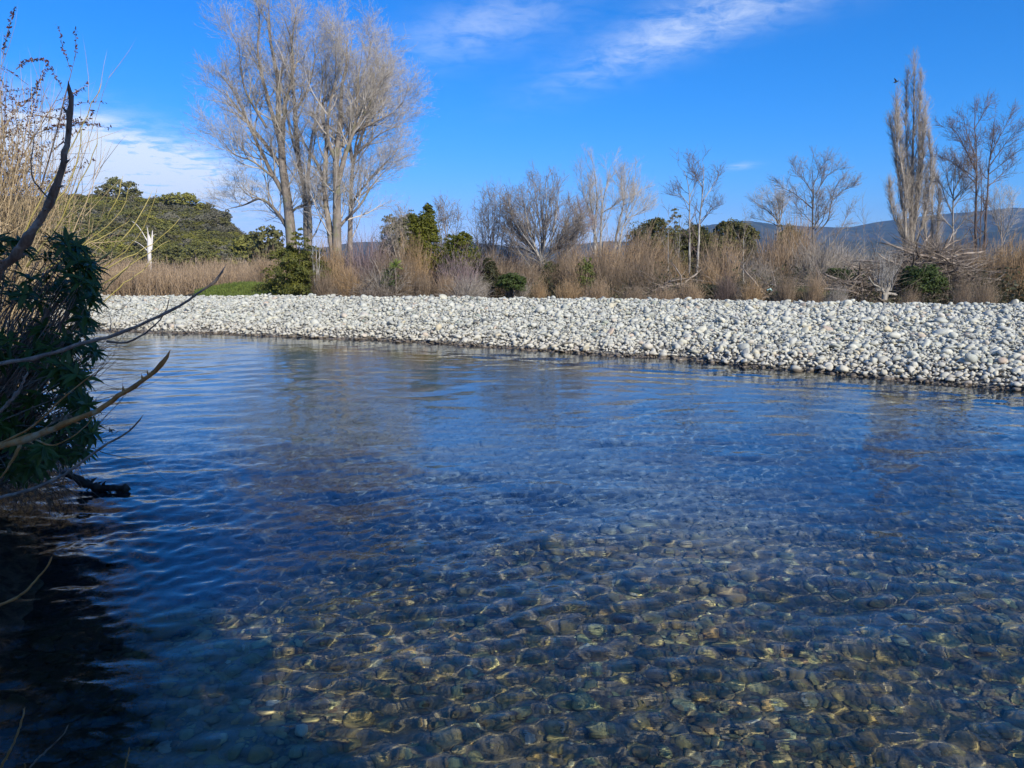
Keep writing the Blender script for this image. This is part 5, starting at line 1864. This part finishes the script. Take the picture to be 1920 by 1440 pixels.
# red-leaved shrub behind
b = np.array([-8.4, 11.5, 0.4])
rs = thing('red_leaved_shrub', 'tall shrub with small dark purple-red leaves behind the golden willow', 'shrub', b)
mb, ml = MB(), MB()
n = 105
S = np.stack([rng.uniform(-10.2, -7.6, n), rng.uniform(10.6, 12.5, n), np.full(n, 0.5)], 1)
G = grow(S, np.stack([rng.normal(0.05, 0.2, n), rng.normal(0, .2, n), np.ones(n)], 1), rng.uniform(2.6, 5.0, n), 8, 0.07, (0, 0, 0.02))
tubes(mb, G, taper(rng.uniform(0.012, 0.02, n), 9, 0.3), 4)
s, d, rr, t_ = spawn(G, taper(np.full(n, 0.015), 9), 13, 0.25, 1.0, 48, 14)
g = grow(s, d, rng.uniform(0.35, 1.0, len(s)), 6, 0.08, (0, 0, -0.01))
tubes(mb, g, taper(np.full(len(s), 0.005), 7, 0.3), 3)
ex = [[(60, 215), (110, 222), (160, 232), (208, 240)], [(70, 250), (110, 235), (160, 232), (175, 205)], [(30, 130), (50, 115), (75, 110), (90, 118)], [(5, 110), (12, 70), (20, 40), (27, 15)], [(40, 200), (60, 180), (80, 140), (90, 125)]]
EX = []
for pts in ex:
    c = resample(np.array([P(p[0], p[1], 11) for p in pts]), 7)
    EX.append(c)
EX = np.array(EX)
tubes(mb, EX, taper(np.full(len(EX), 0.007), 7, 0.3), 4)
gg = np.concatenate([g, EX, EX, EX])
s2, d2, rr, t_ = spawn(gg, np.full(gg.shape[:2], 0.01), 22, 0.1, 1.0, 55, 15)
N = len(s2)
leaves(ml, s2 + norm(d2) * 0.025, np.cross(d2, rng.normal(size=d2.shape)), 0.058 * rng.uniform(0.6, 1.3, N), 0.024, rng.random(N), 0.4)
mb.obj('stems', M['dark_twig'], rs, b)
o = ml.obj('leaves', M['red_leaf'], rs, b, smooth=False); o['kind'] = 'stuff'

# glossy-leaved shrub in the shade at the water's edge
def leaf_mesh(name, seed, mat):
    r = np.random.default_rng(seed)
    nl = 6
    V = []
    bend = r.uniform(0.15, 0.5)
    for i in range(nl + 1):
        f = i / nl
        w_ = 0.155 * math.sin(math.pi * min(1, f * 0.93 + 0.05)) ** 0.8 * (1 - 0.25 * f)
        x = f; z = -bend * f * f
        V += [(x, -w_, z + 0.06 * w_ / 0.125), (x, 0, z), (x, w_, z + 0.06 * w_ / 0.125)]
    q = []
    for i in range(nl):
        a = i * 3
        q += [[a, a + 1, a + 4, a + 3], [a + 1, a + 2, a + 5, a + 4]]
    mb = MB(); mb.add(V, q, None, r.random())
    return mb.mesh(name, mat)


LM = [leaf_mesh('leaf', 60 + i, M['glossy_leaf']) for i in range(6)]
b = np.array([-4.35, 6.0, 0.1])
gs = thing('glossy_shrub', 'dark green glossy-leaved shrub overhanging the water on the near bank', 'shrub', b)
mb = MB()
tips = []
foot = np.array([-4.6, 6.1, 0.15])
r2 = np.random.default_rng(5)
targets = []
outline = [(440, 130), (470, 165), (510, 190), (550, 185), (590, 170), (620, 170), (650, 190), (690, 160), (730, 160), (770, 175), (800, 180), (840, 175), (870, 110), (900, 60)]
oy = np.array([q[0] for q in outline]); ox = np.array([q[1] for q in outline])
while len(targets) < 340:
    y = r2.uniform(442, 895)
    lim_x = np.interp(y, oy, ox)
    x = r2.uniform(-140, lim_x) if r2.random() < 0.6 else lim_x - abs(r2.normal(0, 45))
    # thin window of light between the upper and the lower half
    if 560 < y < 630 and r2.random() < 0.62:
        continue
    targets.append(P(x, y, r2.uniform(5.0, 6.7)))
targets = np.array(targets)
for T in targets:
    mid = foot + (T - foot) * 0.5 + r2.normal(0, 0.10, 3)
    mid[2] += 0.12
    c = resample(np.array([foot + r2.normal(0, 0.12, 3) * [1, 1, 0.3], mid, T]), 7)
    tubes(mb, c[None], np.linspace(0.009, 0.0035, 7)[None], 4)
    tips.append((T, norm(c[-1] - c[-2])))
mb.obj('stems', M['grey_branch'], gs, b)
LP, LR, LS = [], [], []
from mathutils import Matrix
for T, d in tips:
    k = int(r2.integers(7, 12))
    d = norm(d + np.array([0.15, 0, 0.35]))
    for j in range(k):
        a = 2.4 * j + r2.uniform(0, 0.5)
        ref = norm(np.cross(d, [0.3, 0.2, 1])); ref2 = np.cross(d, ref)
        out = ref * math.cos(a) + ref2 * math.sin(a)
        ld = norm(out * r2.uniform(0.7, 1.1) + d * r2.uniform(-0.1, 0.9) + np.array([0, 0, -0.15]))
        up = norm(d - ld * np.dot(d, ld) + np.array([0, 0, 0.3]))
        side = norm(np.cross(up, ld)); up = np.cross(ld, side)
        mt = Matrix(np.array([ld, side, up]).T.tolist())
        LP.append(T - d * r2.uniform(0, 0.08)); LR.append(mt); LS.append(r2.uniform(0.08, 0.128))
LP = np.array(LP); LS = np.array(LS)
vis, dist = in_view(LP, 0.0)
order = np.argsort(-np.where(vis, LS / dist, 0))
vseq = []
for j in order[:300]:
    o = bpy.data.objects.new('leaf', LM[j % 6]); COL.objects.link(o)
    o.parent = gs; o.location = LP[j] - b; o.rotation_euler = LR[j].to_euler(); s_ = float(LS[j]); o.scale = (s_, s_, s_)
ml = MB()
LV = [np.array([v.co[:] for v in me.vertices]) for me in LM]
LQ = np.array([list(p.vertices) for p in LM[0].polygons])
for j in order[300:]:
    mt = np.array(LR[j])
    ml.add(LP[j] + (LV[j % 6] * LS[j]) @ mt.T, LQ, None, r2.random())
o = ml.obj('leaves', M['glossy_leaf'], gs, b); o['kind'] = 'stuff'

# dry roots and dead grass hanging under the shrub
mb = MB()
n = 560
S = np.array([P(x, y, Y) for x, y, Y in zip(rng.uniform(-60, 120, n), rng.uniform(790, 930, n), rng.uniform(5.7, 6.4, n))])
G = grow(S, np.stack([rng.normal(0.1, .7, n), rng.normal(0, .5, n), rng.normal(-0.5, .5, n)], 1), rng.uniform(0.15, 0.55, n), 6, 0.2, (0, 0, -0.10))
G[..., 2] = np.maximum(G[..., 2], -0.02)
tubes(mb, G, taper(rng.uniform(0.0015, 0.004, n), 7, 0.4), 3)
o = mb.obj('dry_roots', M['dry_root']); tag(o, 'tangle of dry roots and dead grass hanging to the water below the glossy shrub', 'roots')
o['kind'] = 'stuff'

# thin bare twigs around the shrub, over the water
mb = MB()
n = 60
S = np.array([P(x, y, Y) for x, y, Y in zip(rng.uniform(60, 150, n), rng.uniform(640, 860, n), rng.uniform(5.6, 6.4, n))])
G = grow(S, np.stack([np.ones(n), rng.normal(0, .4, n), rng.normal(0.5, .4, n)], 1), rng.uniform(0.25, 0.75, n), 8, 0.09, (0, 0, 0.03))
tubes(mb, G, taper(rng.uniform(0.0025, 0.005, n), 9, 0.3), 4)
s, d, rr, t_ = spawn(G, taper(np.full(n, 0.004), 9), 4, 0.2, 1, 35, 10)
tubes(mb, grow(s, d, rng.uniform(0.1, 0.3, len(s)), 5, 0.1, (0, 0, 0.03)), taper(np.full(len(s), 0.002), 6), 3)
c0 = P(100, 750, 6.0)
tag(mb.obj('bare_twigs', M['dark_twig'], None, c0), 'spray of thin bare brown twigs reaching out of the glossy shrub over the water', 'twigs')['kind'] = 'stuff'


def branch(label, pts, Y, r0, r1, mat, k=9, n=26, forks=(), jit=0.006, name='branch', knots=5, cat='branch'):
    jit = jit * 0.45
    c0 = P(pts[0][0], pts[0][1], Y + (pts[0][2] if len(pts[0]) > 2 else 0))
    mb = MB()
    c = resample(np.array([P(p[0], p[1], Y + (p[2] if len(p) > 2 else 0)) for p in pts]), n)
    c[1:] += rng.normal(0, jit, (n - 1, 3))
    R = np.linspace(r0, r1, n) * rng.uniform(0.92, 1.08, n)
    for q in rng.integers(3, n - 2, knots):
        R[q] *= 1.28
    tubes(mb, c[None], R[None], k, tip=True)
    # buds or broken side stubs
    s, d, rr, t_ = spawn(c[None], R[None], knots, 0.15, 0.95, 55, 10)
    tubes(mb, grow(s, d, R.mean() * 3.0, 2, 0.1, (0, 0, 0)), taper(np.maximum(rr * 0.5, 0.002), 3, 0.6), 6)
    o = mb.obj(name, M[mat], None, c0)
    tag(o, label, cat)
    for fp, fr in forks:
        mb = MB()
        cc = resample(np.array([P(p[0], p[1], Y + (p[2] if len(p) > 2 else 0)) for p in fp]), 14)
        cc[1:] += rng.normal(0, jit * 0.6, (13, 3))
        tubes(mb, cc[None], np.linspace(fr, fr * 0.3, 14)[None], 6)
        f = mb.obj('side_branch', M[mat], o, c0)
    return o


branch('thick dark broken branch rising steeply from the near bank against the sky', [(-60, 560), (0, 508), (50, 450), (95, 375), (120, 300), (130, 230), (133, 190), (127, 152)], 4.6, 0.030, 0.012, 'branch_bark', k=12, n=34, knots=8,
       forks=[([(95, 375), (60, 330), (65, 250)], 0.006)])
branch('long thin grey branch curving up over the water and the bar', [(-40, 690), (0, 682), (80, 668), (150, 645), (220, 625), (300, 592), (365, 555), (405, 525), (426, 492)], 4.8, 0.014, 0.006, 'grey_branch', forks=[([(200, 640), (240, 642), (290, 610), (312, 580), (319, 553)], 0.008), ([(205, 622), (208, 605), (204, 585)], 0.004)])
branch('orange-brown thick branch rising out of the shrub over the water', [(-40, 850), (0, 838), (60, 820), (120, 795), (180, 770), (230, 738), (270, 712), (300, 685), (322, 655)], 4.4, 0.022, 0.009, 'orange_branch', k=12, knots=7,
       forks=[([(0, 832), (60, 800), (120, 745), (190, 690)], 0.008), ([(60, 822), (100, 835), (150, 808), (185, 772)], 0.006), ([(40, 828), (30, 850), (0, 900)], 0.012)])
branch('thin brown branch arching low over the water above the sunken log', [(-40, 950), (0, 932), (60, 918), (110, 895), (150, 868), (190, 840), (235, 812), (258, 792), (270, 776)], 4.9, 0.012, 0.005, 'grey_branch')
branch('dark grey branch curving through the glossy leaves at the edge', [(-30, 790), (0, 772), (25, 745), (45, 715), (52, 695)], 4.5, 0.012, 0.006, 'grey_branch')
branch('bare orange twig curving up over the dark shaded water', [(-30, 1142), (0, 1134), (40, 1115), (70, 1085), (90, 1060), (98, 1042)], 3.1, 0.0065, 0.003, 'orange_branch', knots=3, jit=0.002)
branch('pale brown twig rising from the lower left corner', [(-20, 1465), (5, 1432), (25, 1395), (38, 1360), (47, 1325)], 2.4, 0.005, 0.0025, 'orange_branch', knots=3, jit=0.002)
branch('thin brown twig half in the dark water near the corner', [(40, 1470), (62, 1432), (95, 1400), (118, 1378), (130, 1358)], 2.6, 0.0042, 0.002, 'branch_bark', knots=2, jit=0.002)
branch('short pale twig poking into the lower edge', [(228, 1480), (234, 1440), (240, 1415), (243, 1400)], 2.45, 0.004, 0.002, 'orange_branch', knots=2, jit=0.002)
branch('tiny pale twig tip at the lower edge between the two longer twigs', [(52, 1480), (48, 1450), (46, 1430)], 2.45, 0.004, 0.002, 'orange_branch', knots=1, jit=0.001)
o = branch('black wet log lying half sunk in the water below the glossy shrub', [(118, 888), (140, 895), (165, 908), (185, 914), (215, 915), (246, 917)], 6.62, 0.026, 0.030, 'wet_log', k=12, n=24, knots=9, jit=0.004, name='sunken_log', cat='log',
           forks=[([(162, 906), (166, 914), (160, 922)], 0.012), ([(193, 914), (196, 908), (192, 904)], 0.007)])

# weed stalk with a pale dead leaf standing in the water
cpt = P(94, 968, 5.9)
wd = thing('weed_stalk', 'thin stalk with a withered leaf standing in the water below the dry roots', 'plant', cpt)
mb = MB(); lim(mb, [(95, 935), (94, 950), (93, 972)], 5.9, 0.003, 0.003, 5, 6)
mb.obj('stem', M['dark_twig'], wd, cpt)
mb = MB(); n = 8
leaves(mb, P(95, 938, 5.9) + rng.normal(0, 0.014, (n, 3)), np.array([0, -1, 0.3]), 0.05, 0.025, rng.random(n), 0.6)
mb.obj('leaf', M['dead_leaf'], wd, cpt, smooth=False)

# withered brown leaves caught on the branches
for px, py, Y, s, lab in ((112, 785, 5.0, 0.05, 'crumpled dead leaf caught on the orange-brown branch'), (208, 806, 5.6, 0.022, 'small dead leaf hanging from a bare twig over the water'),
                          (85, 840, 5.5, 0.05, 'pale bunch of withered leaves hanging below the orange-brown branch'), (28, 1000, 5.6, 0.05, 'pale withered leaf bunch hanging by the bank above the dark water')):
    c = P(px, py, Y); mb = MB(); n = 12
    leaves(mb, c + rng.normal(0, s * 0.45, (n, 3)), np.array([0, -1, 0.2]), s * 1.2, s * 0.6, rng.random(n), 1.0)
    tag(mb.obj('withered_leaf', M['dead_leaf'], None, c, smooth=False), lab, 'leaf')

# trees on the near bank behind the camera, which shade the shrub and the water's edge
for x, y, h, wd_ in ((-4.6, -4.2, 9.8, 2.8), (-1.5, -4.4, 10.4, 2.4), (1.1, -4.2, 10.4, 2.1), (3.1, -4.6, 10.4, 1.35)):
    f = np.array([x, y, 0.4])
    t = thing('bank_tree', 'dense evergreen tree on the near bank behind the viewer, %s from the left' % {-4.6: 'first', -1.5: 'second', 1.1: 'third', 3.1: 'last'}[x], 'tree', f, 'trees on the near bank behind the viewer')
    tr, cr = MB(), MB()
    tubes(tr, resample([f - [0, 0, .4], f + [0.1, 0, h * 0.4], f + [0, 0.1, h * 0.85]], 8)[None], np.linspace(0.2, 0.05, 8)[None], 7)
    lobes = [(f + [0, 0, h * 0.55], (wd_ * 0.7, wd_ * 0.6, h * 0.36))]
    for i in range(12):
        a = rng.uniform(0, 6.28)
        lobes.append((f + [math.cos(a) * wd_ * 0.6, math.sin(a) * wd_ * 0.5, h * rng.uniform(0.3, 0.9)], (wd_ * 0.4, wd_ * 0.4, h * 0.13)))
    leafy_crown(cr, lobes, 420, 26, 0.30, 0.6, 0.34, 0.7)
    tr.obj('trunk', M['driftwood'], t, f)
    cr.obj('crown', M['green_bush'], t, f, smooth=False)

# thin air: far things fade towards blue
import bmesh
bm = bmesh.new()
bmesh.ops.create_cube(bm, size=1)
me = bpy.data.meshes.new('haze'); bm.to_mesh(me); bm.free()
hz = bpy.data.objects.new('haze', me); COL.objects.link(hz)
hz.scale = (12600, 6800, 480); hz.location = (0, 3100, 236)
hz['kind'] = 'stuff'; hz['label'] = 'thin blue haze over the valley'
m = bpy.data.materials.new('haze'); m.use_nodes = True; nt = m.node_tree; nt.nodes.clear()
pv = nt.nodes.new('ShaderNodeVolumePrincipled')
pv.inputs['Color'].default_value = (0.30, 0.55, 1.0, 1)
pv.inputs['Density'].default_value = 0.00011
pv.inputs['Anisotropy'].default_value = 0.0
oo = nt.nodes.new('ShaderNodeOutputMaterial'); nt.links.new(pv.outputs[0], oo.inputs['Volume'])
me.materials.append(m)
